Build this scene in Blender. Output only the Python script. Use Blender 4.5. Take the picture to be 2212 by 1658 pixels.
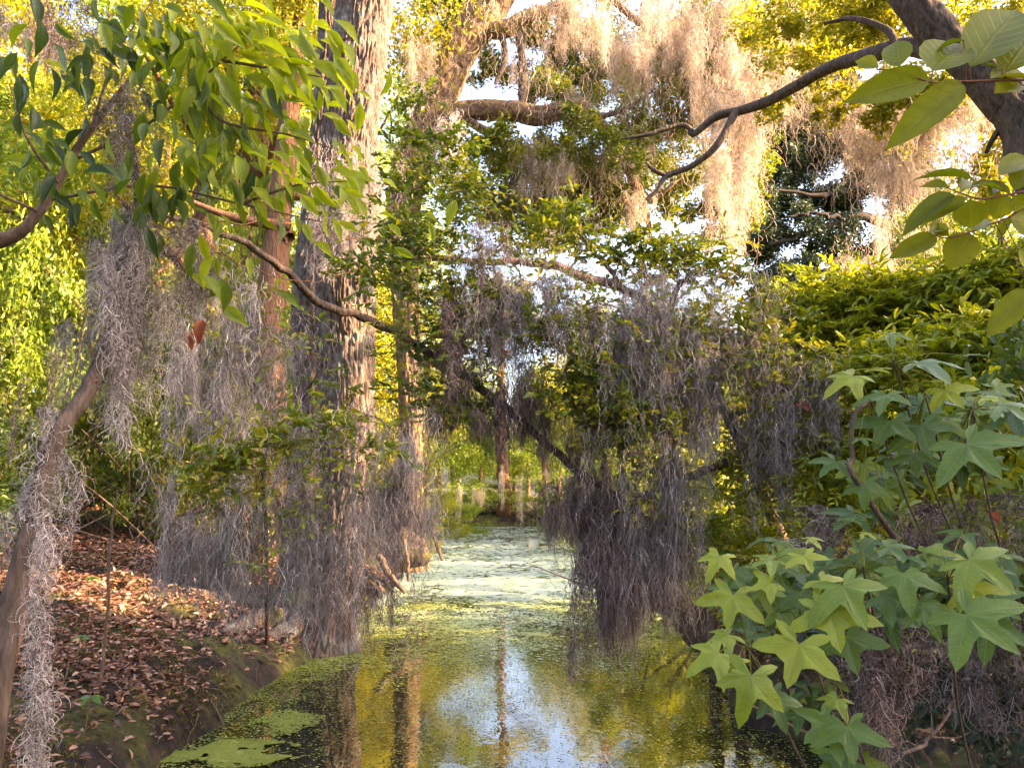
import bpy, math, random
import numpy as np
R = np.random.RandomState(7)
random.seed(7)
rad = math.radians
for o in list(bpy.data.objects): bpy.data.objects.remove(o)
scene = bpy.context.scene
C = scene.collection

# ------------------------------------------------------------ camera, sky, sun, exposure
CAM_H, PITCH, FPX = 1.9, rad(7.8), 773.0          # focal length in pixels of a 1024 wide picture
cam = bpy.data.cameras.new('camera'); cam.sensor_width = 36.0; cam.lens = 36.0 * FPX / 1024.0
cam.clip_start = 0.05; cam.clip_end = 2000
camo = bpy.data.objects.new('camera', cam); C.objects.link(camo)
camo.location = (0, 0, CAM_H); camo.rotation_euler = (rad(90) + PITCH, 0, 0)
scene.camera = camo
SUN_AZ, SUN_EL = rad(97), rad(27)                 # azimuth from +Y towards +X
S = np.array([math.cos(SUN_EL) * math.sin(SUN_AZ), math.cos(SUN_EL) * math.cos(SUN_AZ), math.sin(SUN_EL)])
w = bpy.data.worlds.new("World"); scene.world = w; w.use_nodes = True
nt = w.node_tree; bg = nt.nodes['Background']
sk = nt.nodes.new('ShaderNodeTexSky'); sk.sky_type = 'NISHITA'; sk.sun_disc = False
sk.sun_elevation = SUN_EL; sk.sun_rotation = SUN_AZ; sk.dust_density = 5.0; sk.ozone_density = .6
tint = nt.nodes.new('ShaderNodeMixRGB'); tint.blend_type = 'MULTIPLY'; tint.inputs[0].default_value = 1; tint.inputs[2].default_value = (1.0, .92, .93, 1)   # pinkish tint put into the sky colour to make its light less blue
nt.links.new(sk.outputs[0], tint.inputs[1]); nt.links.new(tint.outputs[0], bg.inputs[0]); bg.inputs[1].default_value = 0.15
sun = bpy.data.lights.new('sun', 'SUN'); sun.energy = 5.0; sun.angle = rad(0.5); sun.color = (1.0, 0.66, 0.34)
suno = bpy.data.objects.new('sun', sun); C.objects.link(suno)
from mathutils import Vector
suno.rotation_euler = Vector(S).to_track_quat('Z', 'Y').to_euler(); suno.location = (20, 0, 20)
vs = scene.view_settings; vs.view_transform = 'Standard'; vs.look = 'None'; vs.gamma = 1.0; vs.exposure = 3.0
scene.render.engine = 'CYCLES'
cy = scene.cycles
cy.max_bounces = 6; cy.diffuse_bounces = 4; cy.glossy_bounces = 3; cy.transmission_bounces = 4; cy.transparent_max_bounces = 4
cy.caustics_reflective = False; cy.caustics_refractive = False

# ------------------------------------------------------------ picture -> place helpers
ct, st = math.cos(PITCH), math.sin(PITCH)
def ray(px, py):
    a = (px - 512.0) / FPX; b = (383.5 - py) / FPX
    return np.array([a, ct - b * st, st + b * ct])
K2 = 0.46293
def Q(x, y, Y):                                    # x, y measured on the 2212 px wide photograph; Y metres ahead
    d = ray(x * K2, y * K2); return np.array([0, 0, CAM_H]) + d * (Y / d[1])
def QZ(x, y, z):                                   # the point of that pixel at height z
    d = ray(x * K2, y * K2); t = (z - CAM_H) / d[2]; return np.array([0, 0, CAM_H]) + d * t
def Zc(ox, oy, zx, zy): return (ox * .8848 + zx * .36017, oy * .8848 + zy * .36017)
def m_(s, Y): return s * Y / 1670.0                # size in 2212-px at depth Y -> metres
def nrm(v):
    v = np.asarray(v, float); return v / np.maximum(np.linalg.norm(v, axis=-1, keepdims=True), 1e-9)

def _h(ix, iy, s):
    n = (ix * 374761393 + iy * 668265263 + s * 1442695041) & 0x7fffffff
    n = ((n ^ (n >> 13)) * 1274126177) & 0x7fffffff
    return ((n ^ (n >> 16)) & 0xffff) / 65535.0
def vn(x, y, s=0, perx=None):
    x = np.asarray(x, float); y = np.asarray(y, float)
    ix = np.floor(x).astype(np.int64); iy = np.floor(y).astype(np.int64); fx = x - ix; fy = y - iy
    fx = fx * fx * (3 - 2 * fx); fy = fy * fy * (3 - 2 * fy)
    ix1 = ix + 1
    if perx: ix = ix % perx; ix1 = ix1 % perx
    return (_h(ix, iy, s) * (1 - fx) + _h(ix1, iy, s) * fx) * (1 - fy) + (_h(ix, iy + 1, s) * (1 - fx) + _h(ix1, iy + 1, s) * fx) * fy
def fbm(x, y, s=0, o=4):
    r = 0; a = .5
    for k in range(o): r = r + a * vn(x * 2 ** k, y * 2 ** k, s + k); a *= .5
    return r

# ------------------------------------------------------------ mesh helpers
class MB:                                          # collects geometry, becomes ONE mesh
    def __init__(s): s.V = []; s.F = {3: [], 4: []}; s.RN = {3: [], 4: []}; s.UV = []; s.n = 0
    def add(s, V, F, rnd=None, uv=None):
        V = np.asarray(V, float).reshape(-1, 3); F = np.asarray(F, np.int64); k = F.shape[1]
        s.V.append(V); s.F[k].append(F + s.n); s.n += len(V)
        s.RN[k].append(np.full(len(F), R.rand() if rnd is None else 0.0) if rnd is None else np.broadcast_to(np.asarray(rnd, float), (len(F),)))
        s.UV.append(np.zeros((len(V), 3)) if uv is None else uv)
        return s
    def mesh(s, name, origin=(0, 0, 0), smooth=True):
        V = np.concatenate(s.V) - np.asarray(origin)
        fl = [np.concatenate(s.F[k]) for k in (3, 4) if s.F[k]]
        rn = np.concatenate([np.concatenate(s.RN[k]) for k in (3, 4) if s.F[k]])
        loops = np.concatenate([f.ravel() for f in fl]); sizes = np.concatenate([np.full(len(f), f.shape[1]) for f in fl])
        starts = np.concatenate([[0], np.cumsum(sizes)[:-1]])
        me = bpy.data.meshes.new(name)
        me.vertices.add(len(V)); me.vertices.foreach_set('co', V.astype(np.float32).ravel())
        me.loops.add(len(loops)); me.loops.foreach_set('vertex_index', loops.astype(np.int32))
        me.polygons.add(len(starts)); me.polygons.foreach_set('loop_start', starts.astype(np.int32))
        me.polygons.foreach_set('use_smooth', np.full(len(starts), smooth))
        a = me.attributes.new('rnd', 'FLOAT', 'FACE'); a.data.foreach_set('value', rn.astype(np.float32))
        uv = np.concatenate(s.UV)
        if np.any(uv):
            a = me.attributes.new('luv', 'FLOAT_VECTOR', 'POINT'); a.data.foreach_set('vector', uv.astype(np.float32).ravel())
        me.update(calc_edges=True)
        return me
def tag(o, label=None, cat=None, group=None, kind=None):
    for k, v in (('label', label), ('category', cat), ('group', group), ('kind', kind)):
        if v: o[k] = v
    return o
def link(name, me, mat=None, parent=None, loc=None):
    if mat and not me.materials: me.materials.append(mat)
    o = bpy.data.objects.new(name, me); C.objects.link(o)
    if parent: o.parent = parent
    if loc is not None: o.location = tuple(loc)
    return o
def thing(name, label, cat, loc, group=None):
    o = bpy.data.objects.new(name, None); C.objects.link(o); o.location = tuple(loc); o.empty_display_size = .1
    return tag(o, label, cat, group)
def part(name, mb, mat, parent, smooth=True):
    return link(name, mb.mesh(name, np.array(parent.location), smooth), mat, parent)
def solo(name, mb, mat, label, cat, loc, group=None, smooth=True, kind=None):
    return tag(link(name, mb.mesh(name, loc, smooth), mat, None, loc), label, cat, group, kind)

def spline(pts, n):                                # Catmull-Rom through points (any dims)
    p = np.asarray(pts, float); p = np.vstack([2 * p[0] - p[1], p, 2 * p[-1] - p[-2]])
    m = len(p) - 3; out = []
    for t in np.linspace(0, m - 1e-6, n):
        i = int(t); u = t - i; a, b, c, d = p[i:i + 4]
        out.append(.5 * ((2 * b) + (c - a) * u + (2 * a - 5 * b + 4 * c - d) * u * u + (3 * b - a - 3 * c + d) * u ** 3))
    return np.array(out)
def tube(mb, pts, rads, n=40, sides=10, bark=0.0, furrow=None, smoothen=True, seed=0, bump=0.0, cap=True, wob=0.0):
    """rounded tapering limb; bark>0 gives real ridges of that depth (metres)"""
    pr = spline(np.hstack([np.asarray(pts, float), np.asarray(rads, float)[:, None]]), n) if smoothen else np.hstack([np.asarray(pts, float), np.asarray(rads, float)[:, None]])
    p = pr[:, :3]; r = np.maximum(pr[:, 3], .0004); n = len(p)
    if wob: p = p + (np.stack([vn(np.arange(n) * .35, np.full(n, k + seed * 3.1), seed + k) for k in range(3)], 1) - .5) * wob
    t = nrm(np.gradient(p, axis=0)); u = np.zeros((n, 3))
    a = np.array([1., 0, 0]) if abs(t[0][0]) < .8 else np.array([0, 1., 0])
    u[0] = nrm(np.cross(t[0], a))
    for i in range(1, n): u[i] = nrm(u[i - 1] - t[i] * np.dot(u[i - 1], t[i]))
    v = np.cross(t, u)
    th = np.arange(sides) / sides * 2 * math.pi
    s = np.concatenate([[0], np.cumsum(np.linalg.norm(np.diff(p, axis=0), axis=1))])
    rr = np.repeat(r[:, None], sides, 1)
    if bump: rr = rr * (1 + bump * (vn(np.cos(th)[None] * 1.6 + s[:, None] * 2.2 + 9, np.sin(th)[None] * 1.6 + 50 + s[:, None], seed + 5) - .5) * 2)
    if bark:
        nf = furrow or max(5, int(2 * math.pi * r.mean() / .05))
        T = np.arange(sides) / sides * nf
        g1 = vn(T[None] + .0 * s[:, None], s[:, None] * 2.2, seed + 1, nf); g2 = vn(T[None] * 2 + 0 * s[:, None], s[:, None] * 5.5, seed + 2, nf * 2)
        g3 = vn(T[None] * 4 + 0 * s[:, None], s[:, None] * 22, seed + 3, nf * 4)
        f = .62 * g1 + .38 * g2
        crack = np.exp(-((f - .5) / .075) ** 2) + .6 * np.exp(-((g2 - .5) / .09) ** 2)
        rr = rr - bark * np.minimum(crack, 1.15) + bark * .35 * (g3 - .5) + bark * .5
    V = p[:, None] + (u[:, None] * np.cos(th)[None, :, None] + v[:, None] * np.sin(th)[None, :, None]) * rr[..., None]
    i = np.arange(n - 1)[:, None] * sides; j = np.arange(sides)[None]; j1 = (j + 1) % sides
    F = np.stack([i + j, i + j1, i + sides + j1, i + sides + j], -1).reshape(-1, 4)
    V = V.reshape(-1, 3)
    mb.add(V, F)
    if cap:
        mb.add(np.vstack([V[-sides:], p[-1:] + t[-1] * r[-1] * .5]), np.array([[k, (k + 1) % sides, sides] for k in range(sides)]))
    return p
def strands(mb, P, r, sides=3, rnd=None):          # (N,K,3) centre lines -> thin tubes / ribbons
    N, K, _ = P.shape
    t = nrm(P[:, -1] - P[:, 0] + 1e-6); a = nrm(np.cross(t, nrm(R.randn(N, 3)))); b = np.cross(t, a)
    tp = np.linspace(1, .45, K)[None, :, None, None] * np.asarray(r).reshape(-1, 1, 1, 1)
    if sides == 2: offs = np.stack([a, -a], 1)
    else:
        th = np.arange(sides) / sides * 2 * math.pi
        offs = a[:, None] * np.cos(th)[None, :, None] + b[:, None] * np.sin(th)[None, :, None]
    V = P[:, :, None] + offs[:, None] * tp
    V = V.reshape(-1, 3)
    n = np.arange(N)[:, None, None] * K * sides; k = np.arange(K - 1)[None, :, None] * sides; j = np.arange(1 if sides == 2 else sides)[None, None]
    j1 = (j + 1) % sides
    F = np.stack([n + k + j, n + k + j1, n + k + sides + j1, n + k + sides + j], -1).reshape(-1, 4)
    rn = R.rand(N) if rnd is None else rnd
    mb.add(V, F, np.repeat(rn, (K - 1) * (1 if sides == 2 else sides)))

# leaf templates: verts (along, across, up), faces, luv (along, across)
def tmpl(prof, fold=.12, droop=.12, wave=0.0):
    us = [p[0] for p in prof]; V = []; uv = []
    for u, wd in prof:
        dz = -droop * u * u
        V += [(u, -wd, fold * wd * 2 + dz + wave * math.sin(u * 9)), (u, 0, dz), (u, wd, fold * wd * 2 + dz - wave * math.sin(u * 9))]
        uv += [(u, -1, wd), (u, 0.001, wd), (u, 1, wd)]
    F = []
    for i in range(len(prof) - 1):
        a = i * 3; F += [(a, a + 1, a + 4, a + 3), (a + 1, a + 2, a + 5, a + 4)]
    return np.array(V, float), np.array(F), np.array(uv, float)
T_DIA = (np.array([(0, 0, 0), (.45, .5, .12), (1, 0, -.06), (.45, -.5, .12)], float), np.array([(0, 1, 2), (0, 2, 3)]), None)
T_OVAL = tmpl([(0, .03), (.25, .36), (.55, .5), (.82, .34), (1, .03)], .1, .1)
T_BIG = tmpl([(0, .02), (.08, .15), (.2, .34), (.36, .48), (.5, .5), (.64, .41), (.76, .27), (.86, .13), (.94, .05), (1, .006)], .16, .26, .014)
T_BROAD = tmpl([(0, .02), (.05, .2), (.15, .39), (.3, .49), (.5, .5), (.68, .42), (.82, .27), (.92, .12), (1, .01)], .14, .12, .014)
T_LANCE = tmpl([(0, .03), (.2, .38), (.45, .5), (.72, .3), (1, .01)], .15, .25)
def star(dr=.2, cup=.0035, sd=0):
    q = np.random.RandomState(sd); tips = [(a + q.randn() * 5, l * (1 + .09 * q.randn())) for a, l in ((-126, .6), (-62, .92), (0, 1.0), (62, .92), (126, .6))]
    out = [(180, .05)]
    for i, (a, l) in enumerate(tips):
        out += [(a - 20, l * .53), (a - 10, l * .8), (a, l), (a + 10, l * .8), (a + 20, l * .53)]
        if i < 4: out.append(((a + tips[i + 1][0]) / 2, .42))
    out = out[1:] ; V = [(0, 0, 0)]; uv = [(0, 0.001, 0)]
    n = len(out)
    for fr in (.5, 1):
        for a, l in out:
            q = rad(a); d = min(abs(a - tt[0]) for tt in tips); r = l * fr
            V.append((r * math.cos(q), r * math.sin(q), -dr * r * r + cup * d * r + .02 * math.sin(a * .13 + r * 7 + sd))); uv.append((r, d / 20 * (1 if a >= 0 else -1) + .001, .5))
    F3 = [(0, 1 + i, 1 + i + 1) for i in range(n - 1)]
    F4 = [(1 + i, 1 + n + i, 1 + n + i + 1, 1 + i + 1) for i in range(n - 1)]
    return np.array(V, float), np.array(F3), np.array(F4), np.array(uv, float)
STARS = [star(.12, .003, 1), star(.3, .004, 2), star(.42, .002, 3), star(.2, .005, 4)]
def leaves(mb, pos, dirs, nor, L, wr, T, rnd=None):
    pos = np.asarray(pos, float); N = len(pos); d = nrm(dirs); s = nrm(np.cross(nor, d)); n = np.cross(d, s)
    L = np.broadcast_to(np.asarray(L, float), (N,)); wr = np.broadcast_to(np.asarray(wr, float), (N,))
    rn = R.rand(N) if rnd is None else np.broadcast_to(rnd, (N,))
    TV = T[0]; uv = T[-1]
    V = pos[:, None] + (TV[None, :, 0:1] * d[:, None] + TV[None, :, 1:2] * wr[:, None, None] * s[:, None] + TV[None, :, 2:3] * n[:, None]) * L[:, None, None]
    M = len(TV); off = (np.arange(N) * M)[:, None, None]
    fs = [T[1]] if len(T) == 3 else [T[1], T[2]]
    base = mb.n; first = True
    for f in fs:
        FF = (f[None] + off).reshape(-1, f.shape[1]); r = np.repeat(rn, len(f))
        if first: mb.add(V.reshape(-1, 3), FF, r, None if uv is None else np.tile(uv, (N, 1))); first = False
        else: mb.F[f.shape[1]].append(FF + base); mb.RN[f.shape[1]].append(r)
def rdir(n, zs=1.0, zo=0.0):
    v = R.randn(n, 3); v[:, 2] = v[:, 2] * zs + zo; return nrm(v)
def inball(n, p=.5):
    return rdir(n) * (R.rand(n, 1) ** p)

# ------------------------------------------------------------ materials
def mat(name):
    m = bpy.data.materials.new(name); m.use_nodes = True; t = m.node_tree; t.nodes.clear()
    return m, t, lambda ty, **k: _n(t, ty, **k), t.links.new
def _n(t, ty, **k):
    n = t.nodes.new(ty)
    for a, b in k.items(): setattr(n, a, b)
    return n
def ramp(t, cols, pos=None):
    n = t.nodes.new('ShaderNodeValToRGB'); e = n.color_ramp.elements
    pos = pos or [i / (len(cols) - 1) for i in range(len(cols))]
    while len(e) < len(cols): e.new(.5)
    for i, c in enumerate(cols): e[i].position = pos[i]; e[i].color = (*c, 1)
    return n
def leaf_mat(name, cols, trans=.4, rough=.45, tcol=(1.25, 1.2, .35), veins=0.0, spec=.5, pos=None):
    m, t, N, LK = mat(name)
    at = N('ShaderNodeAttribute', attribute_name='rnd'); rp = ramp(t, cols, pos); LK(at.outputs['Fac'], rp.inputs[0])
    col = rp.outputs[0]
    out = N('ShaderNodeOutputMaterial'); pb = N('ShaderNodeBsdfPrincipled'); pb.inputs['Roughness'].default_value = rough
    pb.inputs['Specular IOR Level'].default_value = spec
    # blotches of the blade
    tc = N('ShaderNodeTexCoord'); no = N('ShaderNodeTexNoise'); no.inputs['Scale'].default_value = 28; LK(tc.outputs['Object'], no.inputs['Vector'])
    hs = N('ShaderNodeHueSaturation'); mp = N('ShaderNodeMapRange'); mp.inputs[3].default_value = .75; mp.inputs[4].default_value = 1.25
    LK(no.outputs[0], mp.inputs[0]); LK(mp.outputs[0], hs.inputs['Value']); LK(col, hs.inputs['Color']); col = hs.outputs[0]
    if veins:
        ns = N('ShaderNodeTexNoise'); ns.inputs['Scale'].default_value = 75; ns.inputs['Detail'].default_value = 2; LK(tc.outputs['Object'], ns.inputs['Vector'])
        rs = ramp(t, [(0, 0, 0), (.7, .7, .7)], [.70, .76]); LK(ns.outputs[0], rs.inputs[0]); ms_ = N('ShaderNodeMixRGB'); ms_.inputs[2].default_value = (.14, .09, .03, 1); LK(rs.outputs[0], ms_.inputs[0]); LK(col, ms_.inputs[1]); col = ms_.outputs[0]
        lu = N('ShaderNodeAttribute', attribute_name='luv'); sx = N('ShaderNodeSeparateXYZ'); LK(lu.outputs['Vector'], sx.inputs[0])
        ab = N('ShaderNodeMath', operation='ABSOLUTE'); LK(sx.outputs[1], ab.inputs[0])
        mid = N('ShaderNodeMapRange'); mid.inputs[1].default_value = .03; mid.inputs[2].default_value = .09; mid.inputs[3].default_value = 1; mid.inputs[4].default_value = 0
        LK(ab.outputs[0], mid.inputs[0])
        q = N('ShaderNodeMath', operation='MULTIPLY_ADD'); q.inputs[1].default_value = -.16; LK(ab.outputs[0], q.inputs[0]); LK(sx.outputs[0], q.inputs[2])
        fr = N('ShaderNodeMath', operation='MULTIPLY'); fr.inputs[1].default_value = 7.5; LK(q.outputs[0], fr.inputs[0])
        f2 = N('ShaderNodeMath', operation='FRACT'); LK(fr.outputs[0], f2.inputs[0])
        sv = N('ShaderNodeMapRange'); sv.inputs[1].default_value = .0; sv.inputs[2].default_value = .16; sv.inputs[3].default_value = .55; sv.inputs[4].default_value = 0; LK(f2.outputs[0], sv.inputs[0])
        mx = N('ShaderNodeMath', operation='MAXIMUM'); LK(mid.outputs[0], mx.inputs[0]); LK(sv.outputs[0], mx.inputs[1])
        ml = N('ShaderNodeMath', operation='MULTIPLY'); ml.inputs[1].default_value = veins; LK(mx.outputs[0], ml.inputs[0])
        mc = N('ShaderNodeMixRGB'); mc.inputs[2].default_value = (.34, .36, .10, 1); LK(ml.outputs[0], mc.inputs[0]); LK(col, mc.inputs[1]); col = mc.outputs[0]
        bp = N('ShaderNodeBump'); bp.inputs['Strength'].default_value = .35; bp.inputs['Distance'].default_value = .004; LK(mx.outputs[0], bp.inputs['Height']); bp.invert = True
        LK(bp.outputs[0], pb.inputs['Normal'])
    LK(col, pb.inputs['Base Color'])
    if trans:
        tr = N('ShaderNodeBsdfTranslucent'); mu = N('ShaderNodeMixRGB', blend_type='MULTIPLY'); mu.inputs[0].default_value = 1; mu.inputs[2].default_value = (*tcol, 1)
        LK(col, mu.inputs[1]); LK(mu.outputs[0], tr.inputs[0])
        mi = N('ShaderNodeMixShader'); mi.inputs[0].default_value = trans; LK(pb.outputs[0], mi.inputs[1]); LK(tr.outputs[0], mi.inputs[2]); LK(mi.outputs[0], out.inputs[0])
    else: LK(pb.outputs[0], out.inputs[0])
    return m
def bark_mat(name, c1, c2, c3, scale=6.0, bump=.6, lichen=None):
    m, t, N, LK = mat(name); out = N('ShaderNodeOutputMaterial'); pb = N('ShaderNodeBsdfPrincipled'); pb.inputs['Roughness'].default_value = .9
    pb.inputs['Specular IOR Level'].default_value = .2
    tc = N('ShaderNodeTexCoord'); mp = N('ShaderNodeMapping'); mp.inputs['Scale'].default_value = (1, 1, .22); LK(tc.outputs['Object'], mp.inputs[0])
    no = N('ShaderNodeTexNoise'); no.inputs['Scale'].default_value = scale * 4; no.inputs['Detail'].default_value = 8; no.inputs['Roughness'].default_value = .7; LK(mp.outputs[0], no.inputs['Vector'])
    rp = ramp(t, [c1, c2, c3], [.3, .5, .72]); LK(no.outputs[0], rp.inputs[0]); col = rp.outputs[0]
    if lichen:
        n2 = N('ShaderNodeTexNoise'); n2.inputs['Scale'].default_value = 5; n2.inputs['Detail'].default_value = 6; LK(tc.outputs['Object'], n2.inputs['Vector'])
        r2 = ramp(t, [(0, 0, 0), (1, 1, 1)], [.52, .66]); LK(n2.outputs[0], r2.inputs[0])
        mx = N('ShaderNodeMixRGB'); mx.inputs[2].default_value = (*lichen, 1); LK(r2.outputs[0], mx.inputs[0]); LK(col, mx.inputs[1]); col = mx.outputs[0]
    LK(col, pb.inputs['Base Color'])
    vo = N('ShaderNodeTexVoronoi', feature='DISTANCE_TO_EDGE'); vo.inputs['Scale'].default_value = scale * 4.5; LK(mp.outputs[0], vo.inputs['Vector'])
    ad = N('ShaderNodeMath', operation='MULTIPLY_ADD'); ad.inputs[1].default_value = .8; LK(no.outputs[0], ad.inputs[0]); LK(vo.outputs['Distance'], ad.inputs[2])
    bp = N('ShaderNodeBump'); bp.inputs['Strength'].default_value = bump; bp.inputs['Distance'].default_value = .03; LK(ad.outputs[0], bp.inputs['Height']); LK(bp.outputs[0], pb.inputs['Normal'])
    LK(pb.outputs[0], out.inputs[0]); return m

M = {}
M['trunk'] = bark_mat('bark_main', (.05, .036, .03), (.115, .083, .068), (.20, .155, .135), 8, .8, (.19, .18, .155))
M['oakbark'] = bark_mat('bark_oak', (.08, .055, .038), (.17, .115, .08), (.27, .20, .145), 6, .7, (.30, .24, .06))
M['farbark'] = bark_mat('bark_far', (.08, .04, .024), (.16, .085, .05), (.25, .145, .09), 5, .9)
M['darkbark'] = bark_mat('bark_dark', (.045, .032, .026), (.09, .065, .052), (.17, .125, .10), 7, .6)
M['silhouettebark'] = bark_mat('bark_silhouette', (.02, .015, .013), (.04, .03, .026), (.07, .055, .05), 7, .5)  # limbs dark against the sky: backlit silhouette put into the bark colour
M['twig'] = bark_mat('bark_twig', (.07, .045, .032), (.15, .10, .07), (.24, .18, .14), 12, .3)
M['redtwig'] = bark_mat('twig_red', (.10, .045, .03), (.18, .08, .05), (.25, .13, .08), 12, .2)
M['paletwig'] = bark_mat('bark_pale', (.10, .062, .05), (.19, .125, .10), (.28, .20, .17), 9, .5)
M['sunleaf'] = leaf_mat('leaf_sunny', [(.14, .16, .010), (.29, .29, .012), (.42, .38, .014)], .45, .5)  # yellow of the sunlight put into the leaf colour
M['oakleaf'] = leaf_mat('leaf_oak', [(.06, .10, .018), (.14, .18, .018), (.30, .30, .02)], .4, .45)
M['darkleaf'] = leaf_mat('leaf_dark_oak', [(.022, .038, .020), (.04, .062, .03), (.06, .085, .035)], .25, .5, (1.1, 1.15, .7))  # shade put into the colour of these leaves
M['evergreen'] = leaf_mat('leaf_evergreen', [(.04, .075, .018), (.10, .155, .02), (.21, .26, .022), (.3, .28, .02)], .36, .3, pos=[0, .45, .85, 1])
M['broad'] = leaf_mat('leaf_broad', [(.025, .055, .018), (.12, .18, .012), (.32, .38, .014)], .58, .36, veins=.18)
M['close'] = leaf_mat('leaf_close', [(.12, .15, .010), (.17, .195, .010), (.23, .235, .012)], .5, .42, veins=.16, spec=.35)
M['star'] = leaf_mat('leaf_star', [(.03, .075, .016), (.10, .165, .014), (.28, .32, .012)], .34, .35, veins=.22, spec=.5)
M['lance'] = leaf_mat('leaf_lance', [(.11, .16, .02), (.30, .34, .025), (.44, .45, .03), (.46, .32, .03)], .45, .38, pos=[0, .5, .95, 1])
M['farleaf'] = leaf_mat('leaf_far', [(.11, .17, .015), (.19, .27, .018), (.30, .34, .02)], .45, .5)
M['litter'] = leaf_mat('leaf_litter', [(.06, .03, .02), (.16, .075, .045), (.28, .145, .09), (.45, .29, .21)], .1, .55, (1, .7, .4))
M['deadleaf'] = leaf_mat('leaf_dead', [(.22, .06, .025), (.35, .11, .05)], .3, .5, (1.1, .6, .3))
def moss_mat(name, cols, pos=None, trans=.3):
    m, t, N, LK = mat(name); out = N('ShaderNodeOutputMaterial'); at = N('ShaderNodeAttribute', attribute_name='rnd'); rp = ramp(t, cols, pos); LK(at.outputs['Fac'], rp.inputs[0])
    d = N('ShaderNodeBsdfDiffuse'); tr = N('ShaderNodeBsdfTranslucent'); LK(rp.outputs[0], d.inputs[0]); LK(rp.outputs[0], tr.inputs[0])
    mi = N('ShaderNodeMixShader'); mi.inputs[0].default_value = trans; LK(d.outputs[0], mi.inputs[1]); LK(tr.outputs[0], mi.inputs[2]); LK(mi.outputs[0], out.inputs[0]); return m
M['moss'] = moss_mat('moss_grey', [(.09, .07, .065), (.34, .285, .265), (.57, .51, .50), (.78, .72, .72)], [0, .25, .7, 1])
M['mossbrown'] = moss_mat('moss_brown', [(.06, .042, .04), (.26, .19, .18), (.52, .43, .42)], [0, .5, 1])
M['sunmoss'] = moss_mat('moss_sunny', [(.26, .20, .16), (.58, .48, .40), (.80, .70, .61)], [0, .45, 1], .45)  # warm sunlight put into the colour of the grey moss

# ground and water
def ground_mat():
    m, t, N, LK = mat('ground'); out = N('ShaderNodeOutputMaterial'); pb = N('ShaderNodeBsdfPrincipled'); pb.inputs['Roughness'].default_value = .95
    tc = N('ShaderNodeTexCoord')
    n1 = N('ShaderNodeTexNoise'); n1.inputs['Scale'].default_value = 9; n1.inputs['Detail'].default_value = 9; n1.inputs['Roughness'].default_value = .7; LK(tc.outputs['Object'], n1.inputs['Vector'])
    soil = ramp(t, [(.008, .005, .004), (.024, .014, .010), (.07, .04, .028)], [.34, .52, .72]); LK(n1.outputs[0], soil.inputs[0])
    n2 = N('ShaderNodeTexNoise'); n2.inputs['Scale'].default_value = 1.5; n2.inputs['Detail'].default_value = 6; LK(tc.outputs['Object'], n2.inputs['Vector'])
    mk = ramp(t, [(0, 0, 0), (1, 1, 1)], [.48, .58]); LK(n2.outputs[0], mk.inputs[0])
    ms = ramp(t, [(.02, .022, .005), (.07, .07, .01), (.16, .14, .014)], [.36, .54, .72]); LK(n1.outputs[0], ms.inputs[0])
    mx = N('ShaderNodeMixRGB'); LK(mk.outputs[0], mx.inputs[0]); LK(soil.outputs[0], mx.inputs[1]); LK(ms.outputs[0], mx.inputs[2]); LK(mx.outputs[0], pb.inputs['Base Color'])
    bp = N('ShaderNodeBump'); bp.inputs['Strength'].default_value = 1; bp.inputs['Distance'].default_value = .08; LK(n1.outputs[0], bp.inputs['Height']); LK(bp.outputs[0], pb.inputs['Normal'])
    LK(pb.outputs[0], out.inputs[0]); return m
def water_mat():
    m, t, N, LK = mat('water'); out = N('ShaderNodeOutputMaterial'); pb = N('ShaderNodeBsdfPrincipled'); pb.inputs['Roughness'].default_value = .03
    pb.inputs['Base Color'].default_value = (.012, .012, .006, 1); pb.inputs['IOR'].default_value = 2.0; pb.inputs['Specular IOR Level'].default_value = .6
    tc = N('ShaderNodeTexCoord'); mp = N('ShaderNodeMapping'); mp.inputs['Scale'].default_value = (1, .6, 1); LK(tc.outputs['Object'], mp.inputs[0])
    n1 = N('ShaderNodeTexNoise'); n1.inputs['Scale'].default_value = 14; n1.inputs['Detail'].default_value = 3; LK(mp.outputs[0], n1.inputs['Vector'])
    bp = N('ShaderNodeBump'); bp.inputs['Strength'].default_value = .12; bp.inputs['Distance'].default_value = .01; LK(n1.outputs[0], bp.inputs['Height']); LK(bp.outputs[0], pb.inputs['Normal'])
    LK(pb.outputs[0], out.inputs[0]); return m
M['ground'] = ground_mat(); M['water'] = water_mat()
M['weed'] = leaf_mat('duckweed', [(.08, .10, .012), (.20, .24, .025), (.30, .37, .13), (.34, .44, .36)], 0, .42, spec=.7, pos=[0, .4, .75, 1])  # palest end carries the sky's reflection on the far flecks

# ------------------------------------------------------------ banks, ground, water
LE = [QZ(x, y, 0)[:2] for x, y in ((250, 1720), (350, 1658), (480, 1560), (620, 1450), (720, 1405), (800, 1300), (850, 1275), (885, 1215), (925, 1185), (935, 1160), (950, 1140))]
RE = [QZ(x, y, 0)[:2] for x, y in ((1830, 1720), (1730, 1600), (1590, 1560), (1510, 1420), (1440, 1330), (1330, 1260), (1280, 1210), (1250, 1170), (1235, 1140))]
LE = [np.array([-1.5, -3.])] + LE; RE = [np.array([2.9, -3.])] + RE
LE = np.array(sorted(LE, key=lambda p: p[1])); RE = np.array(sorted(RE, key=lambda p: p[1]))
FAR = 41.0
def xl(y): return np.where(y < 22, np.interp(y, LE[:, 1], LE[:, 0]), np.interp(y, [22, 30, 60], [np.interp(22, LE[:, 1], LE[:, 0]), -9, -9]))
def xr(y): return np.where(y < 22, np.interp(y, RE[:, 1], RE[:, 0]), np.interp(y, [22, 30, 60], [np.interp(22, RE[:, 1], RE[:, 0]), 8, 8]))
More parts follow.
